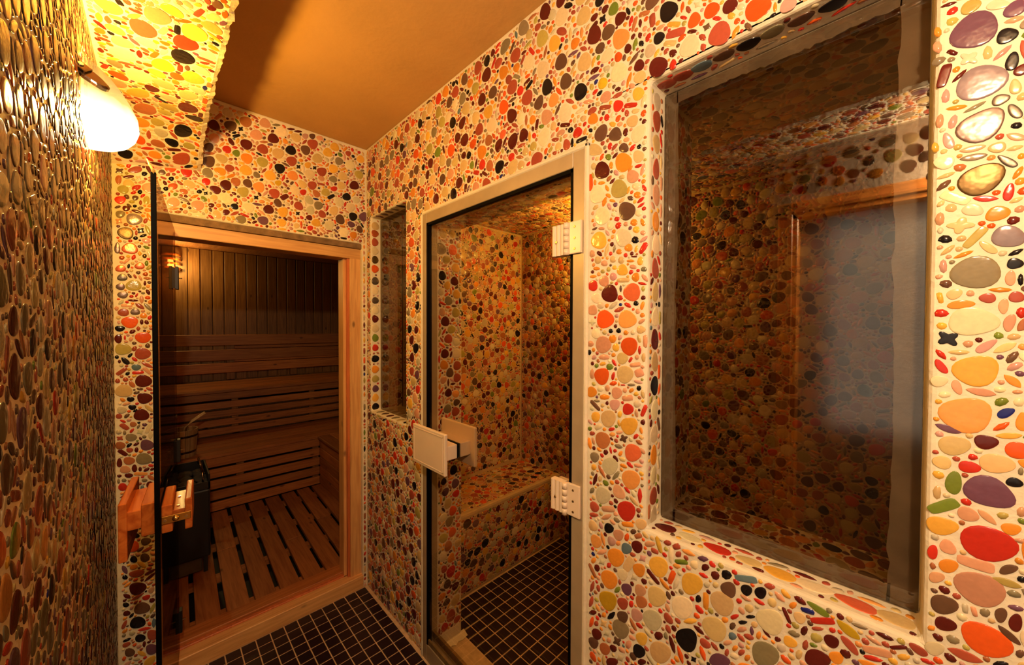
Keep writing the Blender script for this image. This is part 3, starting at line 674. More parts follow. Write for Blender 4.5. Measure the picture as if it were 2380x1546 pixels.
HERO_B = parse("""288,2281,243,206,55Bo 236,2244,239,202,50wo 357,2299,226,200,-140so 325,2236,243,208,-139so 421,2284,249,197,-148co 481,2279,226,198,-157to
388,2242,236,208,-135bo 289,2184,230,210,52bo 349,2182,220,204,-143Do 459,2213,234,205,-138ko 408,2184,261,210,47to 553,2276,256,218,47Do
551,2312,157,123,49wo 520,2301,154,121,51po 583,2313,159,122,-165so 652,2293,223,199,-139yo 619,2255,230,212,-142yo 222,2140,165,151,63ro
163,2072,250,197,60wo 254,2135,158,129,65no 290,2124,227,207,58oo 347,2126,225,208,49qo 462,2166,240,202,52Do 413,2117,232,205,68ko
572,2211,247,206,-136to 672,2230,222,187,47go 781,2273,225,188,-139yo 719,2284,157,130,45Do 286,2070,229,211,-139yo 376,2073,227,214,-136yo
466,2098,230,211,-142Oo 537,2127,238,206,46co 593,2155,246,204,47Do 645,2184,240,203,50yo 727,2227,241,210,-140co 772,2190,229,209,-171qo
690,2158,234,209,-138to 325,2063,143,129,117go 530,2168,172,126,58yo 270,2242,137,94,60kx 490,2147,131,97,52kx 560,2163,125,93,48kx
163,2130,195,144,69wo 255,2208,170,67,-146kd 236,2177,167,93,117bo 226,2202,100,83,165bo 247,2218,114,51,-144ko 643,2131,209,163,-163go
589,2120,154,128,177so 217,1990,219,193,74bo 334,2013,233,212,63Oo 392,1999,221,208,55Do 277,1977,228,201,53qo 153,1987,157,137,62ro
408,2050,153,116,46Go 549,2077,222,183,53Do 608,2057,217,182,-147qo 709,2059,228,188,-147ko 747,2127,264,219,-141bo 649,2085,176,124,-149ro
510,2034,166,128,47ro 575,1986,221,190,52go 648,1978,249,200,54to 295,1912,211,194,49co 369,1920,213,195,-139bo 426,1923,242,206,57yo
348,1867,209,191,-173mo 420,1871,194,178,-164yo 268,1855,196,167,-156go 127,1885,215,186,49so 54,1879,201,166,-139so 246,1906,141,133,-162ko
217,1876,140,112,53bo 626,1900,245,206,52co 564,1899,210,186,-159yo 539,1870,146,121,45ro 480,1869,141,116,49to 697,1876,247,206,47co
795,1978,264,210,63mo 534,1918,148,130,-164bo 635,2043,203,84,-142kd 432,1992,193,107,-140bd 486,1928,121,97,46kx 323,1963,128,100,50kx
152,1939,115,88,58kx 177,1925,151,115,63to 193,1899,107,84,48oo 84,1929,131,109,171Bo -90,1959,143,105,46wx -50,1974,213,108,-146Do
-26,1967,105,78,54ko -67,1944,162,56,-155bo -93,1926,172,82,85Bo -68,1919,154,137,-139to -81,1895,157,141,64qo -41,1947,111,81,64ex
-47,1910,161,83,47ro -38,1897,97,67,73ko -88,1856,165,128,47ro -21,1870,168,88,84qo -55,1889,98,54,-144ro -73,1870,97,80,96wo -51,1871,105,81,62wo
-31,1884,105,48,53ro -75,1827,107,96,50bo -96,1827,104,48,-142wo -67,1839,89,54,133wo -52,1841,69,54,50ko -47,1822,149,59,171bl -37,1857,104,44,86Do
-90,1803,150,118,62go -55,1792,228,204,48Po -93,1777,126,99,66sx -77,1737,223,208,72Zo -37,1753,130,105,64kx -51,1723,82,68,59ko -49,1743,113,40,88Do
-31,1735,124,52,-147ko -98,1680,211,76,88Mo -67,1681,215,203,-153Xo -41,1694,64,53,65wo -65,1710,69,57,-140ro -48,1707,86,42,-153to
-87,1646,89,77,56Xo -75,1635,155,44,55sd -39,1647,84,70,-151co -28,1660,95,66,81Zo -104,1628,161,68,85ro -91,1605,145,126,-146Xo -70,1617,99,39,83ko
-42,1620,144,124,-149Xo -23,1633,115,56,87no -63,1601,63,55,62to -45,1596,75,67,54wo -26,1592,90,79,63Xo -87,1573,142,127,-144Wo -68,1582,99,48,120wo
-54,1581,92,42,111Do -40,1576,113,45,109so -91,1541,133,117,71Mo -58,1546,215,195,-145qo -28,1558,104,41,88bo -85,1510,142,130,-154Mo
-64,1506,66,60,-151ro -50,1512,94,34,67ro -33,1520,63,52,-167go -60,1492,158,51,179bl -42,1471,162,75,137Dl -76,1472,156,57,-177sd
-102,1460,91,62,87so -85,1446,148,141,-156Do -55,1449,132,126,-147Mo -33,1435,102,99,-139oo -98,1427,71,69,62to -68,1410,222,215,-163Fo
-38,1412,114,53,89bo -25,1411,95,66,106bo -29,1393,74,73,-163to -94,1387,132,111,-179ko 22,1986,115,96,-140Mo 26,1966,104,55,169Do 49,1970,106,80,59ko
65,1979,73,55,54oo 54,1941,159,117,-142Xo 33,1927,100,77,53ko 60,1912,87,67,46no 42,1907,91,35,87ro 86,1873,94,74,60oo 89,1850,93,74,49so
15,1849,88,70,53po 110,1931,106,79,65ex 132,1940,105,80,-137ko -99,1350,172,100,90bo -35,1353,219,205,175Fo -82,1354,102,31,90ro -67,1348,96,61,76so
-58,1333,70,66,168wo -42,1323,63,56,95so -58,1313,112,72,71Do -87,1311,220,212,149qo -37,1293,223,215,132Do -82,1269,167,79,123ko -103,1284,77,58,93ko
-69,1289,104,54,57ko -58,1273,111,61,129ro -54,1243,132,119,159vo -92,1253,68,64,147eo -91,1231,180,69,-137Dd -76,1222,83,61,63ko
-25,1228,167,59,125sd -49,1223,163,58,179rd -36,1190,243,222,127bo -102,1197,98,72,96Do -82,1200,93,81,106Do -66,1181,143,70,116Bo
-87,1158,244,217,122to -45,1161,103,57,162wo -70,1126,108,94,142ko -34,1126,222,197,131bo -66,1096,113,95,148ko -93,1090,139,120,123eo
-58,1082,77,49,-137ko -42,1062,234,201,127bo -100,1068,101,83,112Do -80,1066,103,65,52wo -104,1042,102,44,92bo -90,1048,106,44,140ro
-86,1027,158,74,129Dd -64,1032,105,88,123Bo -34,1025,83,69,140mo -50,1021,91,42,68go -67,1009,100,50,58ro -101,1010,97,79,118eo -86,1005,93,49,94go
-70,984,164,133,138go -46,1000,121,98,116ex -98,987,114,93,136Dx -45,975,77,42,112bo -29,948,223,177,116mo -35,979,74,61,131go -98,961,156,125,118Bo
-75,956,100,62,48ko -56,956,95,58,-151bo -74,938,104,83,132Do -56,935,113,59,90bo -91,932,170,65,130bd -37,895,250,197,132go -76,899,169,132,132Bo
-100,898,174,72,92bo -86,868,162,126,129so -62,867,151,72,94bo -47,860,102,51,95bo -30,853,105,68,-145bo -77,844,122,81,151bo -101,849,74,55,139bo
-103,831,107,41,92go -93,806,157,112,111ro -36,814,97,68,146go -21,793,147,106,112bo -42,786,128,59,94vo -89,829,82,62,129go -38,521,188,120,112wo
-67,526,141,89,112ko -60,470,216,127,161Do -90,469,113,71,115ko -59,414,274,205,127bo -47,330,264,191,129wo -59,282,262,184,126ko
-53,220,188,120,125ko -19,214,243,148,117Do -22,160,246,156,119mo -81,183,198,118,117wo -89,366,123,75,123ko -35,582,160,130,128wo
-61,613,126,85,132ko""")
HERO_C = parse("""-69,1235,247,226,69qo -97,1315,383,241,102yo 9,1197,319,228,103go -15,1271,353,244,93wo -55,1425,320,242,109co 75,1202,336,246,98yo
61,1261,337,239,106ro 59,1330,333,244,98ko 22,1409,327,234,102Yo -28,1518,366,249,104co 85,1419,343,245,96yo -31,1628,364,218,118yo
-17,1725,384,252,112Bo 83,1628,348,249,102bo 78,1539,315,218,104to 77,1789,359,237,103ko -91,1352,142,92,110Fo 51,1445,193,163,101Fo
-75,1259,104,49,113Fo 76,1914,357,232,125Do 9,2013,338,215,125Do 9,2130,363,237,121Do 102,1109,172,115,126to 106,1060,138,99,96wo 97,1081,110,76,112bo""")
HERO_J = parse("""879,1730,262,247,0go 939,1734,230,241,0Fo 967,1710,141,128,0oo 954,1657,218,205,0yo 886,1617,191,211,0ko 948,1599,210,204,0bo 918,1511,205,202,0go
956,1461,212,219,0qo 900,1422,223,226,0bo 916,1346,217,208,0Do 899,1282,208,206,0bo 962,1280,236,220,0co 964,1226,214,213,0Do 924,1198,198,217,0wo
964,1172,205,208,0Do 879,1547,146,161,0eo 933,1769,106,101,0bo 916,1111,186,188,0bo 912,1041,209,204,0go 956,1022,217,207,0Do 926,976,178,197,0to
945,765,201,220,0ko 893,728,146,156,0ko 955,702,203,221,0mo 915,626,196,237,0to 942,585,201,220,0Fo 939,490,200,220,0Fo 917,437,197,238,0Bo
975,370,236,265,0Fo 931,120,238,282,0Do 908,192,186,159,0wo""")
FRAME_Z = (.555, 1.392, -.01, 1.874)
S_right = plane((XR, 0, 0), (0, 1, 0), (0, 0, 1), (-1, 0, 0))
right = pack(-.42, YB - .004, .0, ZC - .008, [FRAME_Z, WIN, SLIT], HERO_R, res=.0016, edge=.004, bmin=.0030)
# reveals: far jamb, sill and head of the large window
S_wj = plane((0, WIN[1] , 0), (1, 0, 0), (0, 0, 1), (0, -1, 0))
S_ws = plane((0, 0, WIN[2]), (1, 0, 0), (0, 1, 0), (0, 0, 1))
S_wt = plane((0, 0, WIN[3]), (1, 0, 0), (0, 1, 0), (0, 0, -1))
def row(txt, thd, a=.026, b_=.0165):
    out = []
    for t in txt.split():
        p = t[:-1].split(','); out.append((float(p[0]) / 1e3, float(p[1]) / 1e3, a * rng.uniform(.86, 1.06), b_ * rng.uniform(.85, 1.08), math.radians(thd + rng.uniform(-10, 10)), t[-1], 'o'))
    return out
wj = row('845,1827t 846,1770D 847,1709s 846,1647o 848,1594c 846,1538D 847,1483t 848,1425c 847,1371b 848,1318t 847,1261k 849,1204c 847,1147c 847,1097o 847,1048c 847,999D 848,950e 846,1880D 846,1925e', 90, .024, .0175)
ws = row('846,366b 845,311c 844,256r 845,199t 844,148y 846,96c 845,43R 846,-5t', 90)
wt = row('848,374D 846,335D 844,298v 843,254w 845,210k 842,171g 845,128w 846,85k 846,30b', 90, .022, .015)
wj = pack(XR + .006, .884, WIN[2] + .006, WIN[3] - .006, heroes=wj, big=False, med=False, edge=.001, bmin=.0036, gap=.0035)
ws = pack(XR + .006, .884, WIN[0], WIN[1], heroes=ws, big=False, med=False, edge=.001, bmin=.0036, gap=.0035)
wt = pack(XR + .006, .884, WIN[0], WIN[1], heroes=wt, big=False, med=False, edge=.001, bmin=.0043, gap=.004)
# the same reveals behind the pane
XW = 1.066                                     # round the window the wall is thicker on the steam room side
surr = slab('wall_window_surround', XI - .01, XW, -.30, .50, .70, 2.06, [WIN], M_grout, 0, bevel=.006)
struct(surr, 'thickened pebbled reveal behind the large pane')
wj2 = pack(.918, XW - .004, WIN[2] + .004, WIN[3] - .004, edge=.001, bigr=(.012, .020))
ws2 = pack(.925, XW - .004, WIN[0], WIN[1], edge=.001, bigr=(.014, .022))
wt2 = pack(.92, XW - .004, WIN[0], WIN[1], edge=.001, bigr=(.014, .022), bmin=.0036)
# slit window: far jamb (one column), sill and head (one row each)
S_nj = plane((0, SLIT[1], 0), (1, 0, 0), (0, 0, 1), (0, -1, 0))
S_ns = plane((0, 0, SLIT[2]), (1, 0, 0), (0, 1, 0), (0, 0, 1))
S_nt = plane((0, 0, SLIT[3]), (1, 0, 0), (0, 1, 0), (0, 0, -1))
nj = row(' '.join('834,%s' % t for t in '1748Z 1700F 1637W 1586c 1535W 1485c 1438b 1388c 1338n 1286r 1228k 1172o 1122q 1070m 1022y 975k 1794c 1839D 1885X 1925t'.split()), 5, .020, .021)
ns = row('835,1850g 835,1795w 834,1735b 835,1680g 834,1620t 835,1565k', 0, .022, .015)
nt_ = row('835,1850b 835,1795w 834,1740w 835,1680g 834,1620k 835,1565D', 0, .022, .015)
nj = pack(XR + .004, .858, SLIT[2], SLIT[3], heroes=nj, big=False, med=False, edge=.001, bmin=.0043, gap=.004)
nj2 = pack(.868, XI, SLIT[2], SLIT[3], edge=.002, bigr=(.014, .02), bmin=.0036)
# far jamb of the steam door
S_dj = plane((0, DOOR[1], 0), (1, 0, 0), (0, 0, 1), (0, -1, 0))
dj = pack(.862, XI - .002, .06, DOOR[3] - .01, heroes=HERO_J, edge=.001, res=.0014)
S_dt = plane((0, 0, DOOR[3]), (1, 0, 0), (0, 1, 0), (0, 0, -1))
dt = pack(.87, XI - .002, DOOR[0], DOOR[1], edge=.002, bmin=.0036)
build_pebbles(surr, [(S_wj, wj2), (S_ws, ws2), (S_wt, wt2)], hi_px=20)
build_pebbles(wall_right, [(S_right, right), (S_wj, wj), (S_ws, ws), (S_wt, wt),
                           (S_nj, nj), (S_ns, ns), (S_nt, nt_), (S_nj, nj2), (S_dj, dj), (S_dt, dt)], hi_px=20)

# --- back wall round the sauna doorway
SD = (-.004, .787, -.01, 1.832)
wall_back = struct(slab('wall_back', YB, YB + .035, XL - .05, XR + .02, 0, ZC, [SD], M_grout, 1, bevel=.006), 'cream wall with coloured glass pebbles above and left of the sauna doorway')
boxes('wall_core', [(XL - .05, -.004, YB + .035, YB + .13, 0, ZC), (.788, 1.0, YB + .035, YB + .13, 0, ZC), (XL - .05, 1.0, YB + .035, YB + .13, 1.835, ZC)], M_dirty, wall_back)
S_back = plane((0, YB, 0), (1, 0, 0), (0, 0, 1), (0, -1, 0))
back = pack(XL + .004, XR - .002, .0, ZC - .01, [SD], HERO_B, res=.0016, edge=.003)
build_pebbles(wall_back, [(S_back, back)], hbig=.0030, hsmall=.0022, hi_px=18)

# --- left wall with the entrance door beside the camera
EN = (-.62, .345, -.01, 1.90)
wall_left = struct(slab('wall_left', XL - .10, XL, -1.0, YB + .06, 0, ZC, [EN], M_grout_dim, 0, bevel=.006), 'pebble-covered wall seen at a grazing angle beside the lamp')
S_left = plane((XL, 0, 0), (0, 1, 0), (0, 0, 1), (1, 0, 0))
DULL = dict(zip('ctsOoyYrRFbkmgnuwpeqvDBGS', 'gtsBwBqDDDbkmgnuwmegwwwqg'))   # browner, greyer glass here; the wall's dim light is put into it too
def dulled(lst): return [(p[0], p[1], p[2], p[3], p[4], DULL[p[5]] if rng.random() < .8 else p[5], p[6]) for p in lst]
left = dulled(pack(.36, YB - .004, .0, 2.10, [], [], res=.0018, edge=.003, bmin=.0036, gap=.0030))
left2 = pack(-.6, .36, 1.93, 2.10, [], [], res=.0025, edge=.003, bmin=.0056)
build_pebbles(wall_left, [(S_left, left), (S_left, left2)], hbig=.0017, hsmall=.0013, tone=.33, hi_px=16)  # low tone puts the wall's dim light into the pebble colours

# --- pebbled bulkhead under the ceiling, sweeping down to the back wall
ZU, XB = 2.115, .138
def bulk_z(y, x=XB):
    return ZU if y < 1.69 else ZU - (.095 + .16 * (XB - x)) * (1 - math.cos((y - 1.69) / .272 * math.pi / 2))
ys = [-.9, -.4, 0, .4, .8, 1.1, 1.4, 1.6, 1.69] + [1.69 + .272 * k / 10 for k in range(1, 11)]
V, Fc = [], []
jr = np.random.default_rng(3)
ny_ = []
for y in ys: ny_.append(y)
fine = sorted(set([round(-.9 + .011 * k, 4) for k in range(int(2.86 / .011) + 1)] + [round(y, 4) for y in ys]))
fine = [y for y in fine if y <= YB]
jx = jz = 0.0
for y in fine:
    zz = bulk_z(y); jx = jx * .6 + jr.uniform(-.0028, .0028); jz = jz * .6 + jr.uniform(-.002, .002)
    V += [(XL, y, bulk_z(y, XL)), (XB - .012, y, zz + jz * .4), (XB + jx, y, zz + .008 + jz), (XB - .001 + jx * .6, y, zz + .03), (XB, y, ZC - .002), (XL, y, ZC - .002)]
for i in range(len(fine) - 1):
    for k in range(6):
        Fc.append((i * 6 + k, i * 6 + (k + 1) % 6, (i + 1) * 6 + (k + 1) % 6, (i + 1) * 6 + k))
Fc += [tuple(range(6)), tuple(range(len(V) - 1, len(V) - 7, -1))]
bulk = mk('ceiling_bulkhead', V, Fc, M_grout)
struct(bulk, 'pebbled bulkhead lit yellow above the wall lamp')
bm = bmesh.new(); bm.from_mesh(bulk.data); bmesh.ops.recalc_face_normals(bm, faces=bm.faces[:]); bm.to_mesh(bulk.data); bm.free()
def S_bulk(u, v):
    z = bulk_z(v, u); e = .002; s = (bulk_z(min(v + e, YB), u) - bulk_z(v - e, u)) / (min(v + e, YB) - (v - e))
    t = np.array([0, 1, s]); t /= np.linalg.norm(t)
    return np.array([u, v, z]), np.array([1., 0, 0]), t, np.cross(t, [1., 0, 0]) * (1 if np.cross(t, [1., 0, 0])[2] < 0 else -1)
bulkp = pack(XL + .002, XB - .008, -.30, YB - .006, [], HERO_C, res=.0016, edge=.002)
build_pebbles(bulk, [(S_bulk, bulkp)], hi_px=18)

# --- ceiling, floor, unseen rear wall
struct(box('ceiling', XL - .1, XI, -1.0, YB + .1, ZC, ZC + .05, M_plaster), 'plain ochre plaster ceiling')
struct(box('wall_rear', XL - .1, XI, -1.08, -1.0, 0, ZC, M_plaster))

def tiles(owner, x0, x1, y0, y1, z, pitch, size, limit, gate=None):
    """Square mosaic tiles, each with its own bevelled edge; the ones that show largest are parts, the others one joined part."""
    me = bpy.data.meshes.new('tile'); h, bv = .0022, .0022; s = size / 2
    Vt = [(-s, -s, -.001), (s, -s, -.001), (s, s, -.001), (-s, s, -.001), (-s, -s, h * .5), (s, -s, h * .5), (s, s, h * .5), (-s, s, h * .5),
          (-s + bv, -s + bv, h), (s - bv, -s + bv, h), (s - bv, s - bv, h), (-s + bv, s - bv, h)]
    Ft = [(0, 1, 5, 4), (1, 2, 6, 5), (2, 3, 7, 6), (3, 0, 4, 7), (4, 5, 9, 8), (5, 6, 10, 9), (6, 7, 11, 10), (7, 4, 8, 11), (8, 9, 10, 11)]
    me.from_pydata(Vt, [], Ft); me.materials.append(M_tile)
    L = []
    i = 0
    while x1 - (i + .5) * pitch > x0:
        j = 0
        while y1 - (j + .5) * pitch > y0:
            x, y = x1 - (i + .5) * pitch, y1 - (j + .5) * pitch
            p = np.array([x, y, z]); L.append((seen_size(p, np.array([0, 0, 1.]), size, size, gate), p)); j += 1
        i += 1
    L.sort(key=lambda t: -t[0]); rest = []
    for k, (s_, p) in enumerate(L):
        rz, tx, ty = rng.normal(0, .008), rng.normal(0, .006), rng.normal(0, .006)
        if k < limit and s_ > 0:
            o = bpy.data.objects.new('tile', me); o.location = p; o.rotation_euler = (tx, ty, rz); o.parent = owner; col.objects.link(o)
        else: rest.append(p)
    if rest:
        V, Fc = [], []
        for p in rest:
            n = len(V); V += [tuple(np.array(q) + p) for q in Vt]; Fc += [tuple(a + n for a in f) for f in Ft]
        o = mk('outer_tiles', V, Fc, M_tile, owner); o['kind'] = 'stuff'

floor = struct(box('floor', XL - .1, XR + .03, -1.0, YB + .01, -.05, 0, M_tgrout), 'corridor floor of small dark square tiles with tan joints')
tiles(floor, XL, XR - .012, .2, YB - .004, 0.0, .0545, .0500, 300)
steam_floor = struct(box('floor_steam_room', XR + .03, XF, -.6, YS, -.05, 0, M_tgrout), 'steam room floor of small dark square tiles')
tiles(steam_floor, XI + .005, XF, -.2, 1.525, 0.0, .0545, .0500, 300, through_openings)
# smear of grout at the foot of the door jamb
sm = []
for k in range(9):
    t = k / 8; sm.append((XI - .12 + .135 * t, DOOR[1] - .028 + rng.uniform(-.006, .006), .0032))
Vm = [(x, y, .0035) for x, y, _ in sm] + [(x, DOOR[1] + .004, .016) for x, _, _ in sm]
mk('grout_smear', Vm, [(k, k + 1, k + 10, k + 9) for k in range(8)], M_grout, steam_floor)

# --- steam room
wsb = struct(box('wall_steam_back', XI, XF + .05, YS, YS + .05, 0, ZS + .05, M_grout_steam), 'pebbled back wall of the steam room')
S_sb = plane((0, YS, 0), (1, 0, 0), (0, 0, 1), (0, -1, 0))
build_pebbles(wsb, [(S_sb, pack(XI + .0, XF - .004, .44, ZS - .004, edge=.003, res=.002, bmin=.0030, gap=.0014))], gate=through_openings, hi_px=30)
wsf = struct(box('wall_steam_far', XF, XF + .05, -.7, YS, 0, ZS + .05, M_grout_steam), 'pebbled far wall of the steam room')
S_sf = plane((XF, 0, 0), (0, 1, 0), (0, 0, 1), (-1, 0, 0))
build_pebbles(wsf, [(S_sf, pack(-.45, YS - .004, .0, ZS - .004, edge=.003, res=.002, bmin=.0030, gap=.0014))], gate=through_openings, hi_px=30)
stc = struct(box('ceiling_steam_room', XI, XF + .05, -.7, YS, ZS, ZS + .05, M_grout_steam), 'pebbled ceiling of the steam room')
S_st = plane((0, 0, ZS), (1, 0, 0), (0, 1, 0), (0, 0, -1))
build_pebbles(stc, [(S_st, pack(XI, XF, -.4, YS, edge=.003, res=.0022, bmin=.0043))], gate=through_openings, limit=200, hi_px=30)
struct(box('wall_steam_front', XI, XF + .05, -.75, -.70, 0, ZS + .05, M_grout))
bench = box('steam_bench', XI, XF, 1.53, YS, 0, .428, M_grout_steam, bevel=.012, segs=2)
tag(bench, 'built-in pebble-covered bench against the steam room back wall', 'bench')
S_bf = plane((0, 1.53, 0), (1, 0, 0), (0, 0, 1), (0, -1, 0)); S_bt = plane((0, 0, .428), (1, 0, 0), (0, 1, 0), (0, 0, 1))
build_pebbles(bench, [(S_bf, pack(XI, XF - .003, .012, .410, edge=.003, res=.002, bmin=.0030, gap=.0014)), (S_bt, pack(XI, XF - .003, 1.548, YS - .004, edge=.003, res=.002, bmin=.0036))],
              gate=through_openings, hi_px=30)

# --- steam room lamp (round opal bulkhead light on the far wall, behind the partition from here)
sl = thing('bulkhead_lamp', 'round lit opal lamp high on the steam room far wall', 'lamp')
cyl('base', (XF, 1.10, 1.92), (XF - .02, 1.10, 1.92), .075, .07, M_white, sl, 24)
V, Fc = [], []
for i in range(6):
    a = i / 5 * math.pi / 2; r, x = .065 * math.cos(a), XF - .02 - .05 * math.sin(a)
    V += [(x, 1.10 + r * math.cos(2 * math.pi * k / 20), 1.92 + r * math.sin(2 * math.pi * k / 20)) for k in range(20)]
for i in range(5): Fc += [(i * 20 + k, i * 20 + (k + 1) % 20, (i + 1) * 20 + (k + 1) % 20, (i + 1) * 20 + k) for k in range(20)]
mk('globe', V, Fc, emit_mat('opal_globe', (1, .6, .2), 3.0), sl, smooth=True); settle(sl, (XF, 1.10, 1.92))

# --- large window: pane and the grey sealant band round it
w1 = empty('window_1'); struct(w1, 'smoky pane in a pebbled recess with a ragged grey sealant border')
box('pane', .8855, .8915, WIN[0] + .002, WIN[1] - .002, WIN[2] + .002, WIN[3] - .002, G_window, w1)
def ragged(name, a0, a1, c0, c1, along, wdt, seed):
    """A strip of sealant on the pane with a ragged inner edge. along 'z' or 'y'."""
    r = np.random.default_rng(seed); n = 46; V, Fc = [], []
    for k in range(n + 1):
        t = k / n; s = a0 + (a1 - a0) * t; w_ = wdt + r.normal(0, .0012) + .002 * math.sin(9 * t + seed)
        inner = c0 + math.copysign(w_, c1 - c0)
        for x in (.8916, .8945):
            V += [(x, c0, s), (x, inner, s)] if along == 'z' else [(x, s, c0), (x, s, inner)]
    for k in range(n):
        a = 4 * k; b_ = a + 4
        Fc += [(a, a + 1, b_ + 1, b_), (a + 2, b_ + 2, b_ + 3, a + 3), (a + 1, a + 3, b_ + 3, b_ + 1), (a, b_, b_ + 2, a + 2)]
    return mk(name, V, Fc, M_sealant, w1)
ragged('sealant_strip', WIN[2] + .001, WIN[3] - .001, WIN[1] - .001, 0, 'z', .030, 1)
ragged('sealant_strip', WIN[2] + .001, WIN[3] - .001, WIN[0] + .001, 9, 'z', .036, 2)
ragged('sealant_strip', WIN[0] + .034, WIN[1] - .028, WIN[2] + .001, 9, 'y', .030, 3)
ragged('sealant_strip', WIN[0] + .034, WIN[1] - .028, WIN[3] - .001, 0, 'y', .026, 4)
# --- slit window
w2 = empty('window_2'); struct(w2, 'narrow dark pane in a pebbled slot left of the steam door')
box('pane', .861, .866, SLIT[0] + .002, SLIT[1] - .002, SLIT[2] + .002, SLIT[3] - .002, G_slit, w2)

# ================================================================ STEAM DOOR
d1 = empty('door_1'); struct(d1, 'pale bronze metal frame of the steam room door')
FX0, FX1 = XR - .006, XR + .048
o0, o1, i0, i1, zt0, zt1 = .566, 1.377, .600, 1.350, 1.826, 1.864
box('jamb', FX0, FX1, i1 - .004, o1, 0, zt1, M_alu, d1, bevel=.002)
box('jamb', FX0, FX1, o0, i0 + .004, 0, zt1, M_alu, d1, bevel=.002)
box('head', FX0 - .0006, FX1, i0 + .004, i1 - .004, zt0 - .004, zt1, M_alu, d1, bevel=.002)
box('sill', FX0, FX1, i0 + .004, i1 - .004, 0, .072, M_alu, d1, bevel=.002)
box('rail', FX0 + .002, FX0 + .010, i0, i1, .072, .094, M_rail, d1, bevel=.001)
box('rail', FX0 + .028, FX0 + .040, i0, i1, .072, .112, M_rail, d1, bevel=.001)
# black seals on the frame
box('seal', FX0 + .001, FX0 + .020, i1 - .014, i1 - .003, .07, zt0, M_rubber, d1)
box('seal', FX0 + .001, FX0 + .020, i0 + .003, i0 + .012, .07, zt0, M_rubber, d1)
box('seal', FX0 + .001, FX0 + .020, i0, i1, zt0 - .014, zt0 - .003, M_rubber, d1)
# plaster lip round the frame
boxes('mortar_lip', [(XR - .008, XR + .01, o1 - .002, o1 + .013, 0, zt1 + .012), (XR - .008, XR + .01, o0 - .011, o0 + .002, 0, zt1 + .012), (XR - .008, XR + .01, o0 - .011, o1 + .013, zt1 - .002, zt1 + .012)], M_grout, d1, bevel=.004)

sd = thing('steam_glass_door', 'clear frameless glass door of the steam room with white plastic fittings', 'door')
GX0, GX1 = .8135, .8215
box('pane', GX0, GX1, i0 + .014, i1 - .016, .096, zt0 - .016, G_clear, sd)
def rplate(name, org, A, Bv, Cv, a0, a1, b0, b1, c0, c1, mat, parent, r=.006, segs=4):
    return frame_box(name, org, A, Bv, Cv, a0, a1, b0, b1, c0, c1, mat, parent, bevel=r, segs=segs)
EX, EY, EZ = (1, 0, 0), (0, 1, 0), (0, 0, 1)
HY0, HY1, HZ0, HZ1 = 1.112, 1.340, .860, 1.012
h = empty('handle'); h.parent = sd; h['label'] = 'white square plastic handle plates'
def hplate(x0, x1, face):
    rplate('plate', (0, 0, 0), EX, EY, EZ, x0, x1, HY0, HY1, HZ0, HZ1, M_white, h, r=.0048)
    fx = x0 if face < 0 else x1
    V, Fc = [], []   # raised bead just inside the rim
    t = .0022
    for (a, b_, c, d) in ((HY0 + .010, HY0 + .0145, HZ0 + .010, HZ1 - .010), (HY1 - .0145, HY1 - .010, HZ0 + .010, HZ1 - .010), (HY0 + .010, HY1 - .010, HZ0 + .010, HZ0 + .0145), (HY0 + .010, HY1 - .010, HZ1 - .0145, HZ1 - .010)):
        n = len(V); xa, xb = sorted((fx, fx + face * .0016)); V += [(x, y, z) for x in (xa, xb) for y in (a, b_) for z in (c, d)]; Fc += [tuple(i + n for i in f) for f in CUBE_F]
    mk('rim_bead', V, Fc, M_white, h, bevel=.0007, segs=1)
hplate(.738, .752, -1); hplate(.872, .886, 1)
rplate('grip_block', (0, 0, 0), EX, EY, EZ, .751, GX0 - .003, 1.137, 1.33, .905, .958, M_white, h, r=.003, segs=2)
rplate('grip_block', (0, 0, 0), EX, EY, EZ, GX1 + .003, .873, 1.137, 1.33, .905, .958, M_white, h, r=.003, segs=2)
boxes('washer', [(GX0 - .003, GX0, 1.137, 1.33, .905, .958), (GX1, GX1 + .003, 1.137, 1.33, .905, .958)], M_rubber, h)
def hinge(z0, z1):
    g = empty('hinge'); g.parent = sd; g['label'] = 'white plastic hinge'
    yb = .6185
    # fluted leaf clamped on the glass
    V, Fc = [], []; ys_ = np.linspace(.668, yb + .006, 25)
    prof = [(.7965 - .0042 * abs(math.sin(math.pi * 3 * k / 24)) ** .6) for k in range(25)]
    for y, x in zip(ys_, prof): V += [(x, y, z0), (x, y, z1), (GX0, y, z0), (GX0, y, z1)]
    for k in range(24):
        a = 4 * k; b_ = a + 4; Fc += [(a, b_, b_ + 1, a + 1), (a + 1, b_ + 1, b_ + 3, a + 3), (a, a + 2, b_ + 2, b_)]
    Fc += [(0, 1, 3, 2), (96, 98, 99, 97)]
    mk('fluted_leaf', V, Fc, M_white, g, smooth=False)
    rplate('inner_leaf', (0, 0, 0), EX, EY, EZ, GX1, GX1 + .010, yb + .006, .660, z0 + .002, z1 - .002, M_white, g, r=.002, segs=2)
    rplate('wall_leaf', (0, 0, 0), EX, EY, EZ, .797, FX0 + .001, .572, yb - .004, z0, z1 + .003, M_white, g, r=.0025, segs=2)
    n = 5; dz = (z1 - z0 + .004) / n
    for k in range(n): cyl('knuckle', (.795, yb, z0 - .002 + k * dz + .0004), (.795, yb, z0 - .002 + (k + 1) * dz - .0004), .0072, .0072, M_white, g, 16)
    for zz in (z0 + .013, (z0 + z1) / 2, z1 - .012):
        s = cyl('screw', (.7972, .5925, zz), (.7958, .5925, zz), .0036, .0030, M_screw, g, 12)
    cyl('screw', (.7930, .6495, (z0 + z1) / 2 - .004), (.7905, .6495, (z0 + z1) / 2 - .004), .0040, .0032, M_screw, g, 12)
hinge(1.593, 1.676); hinge(.893, .976)
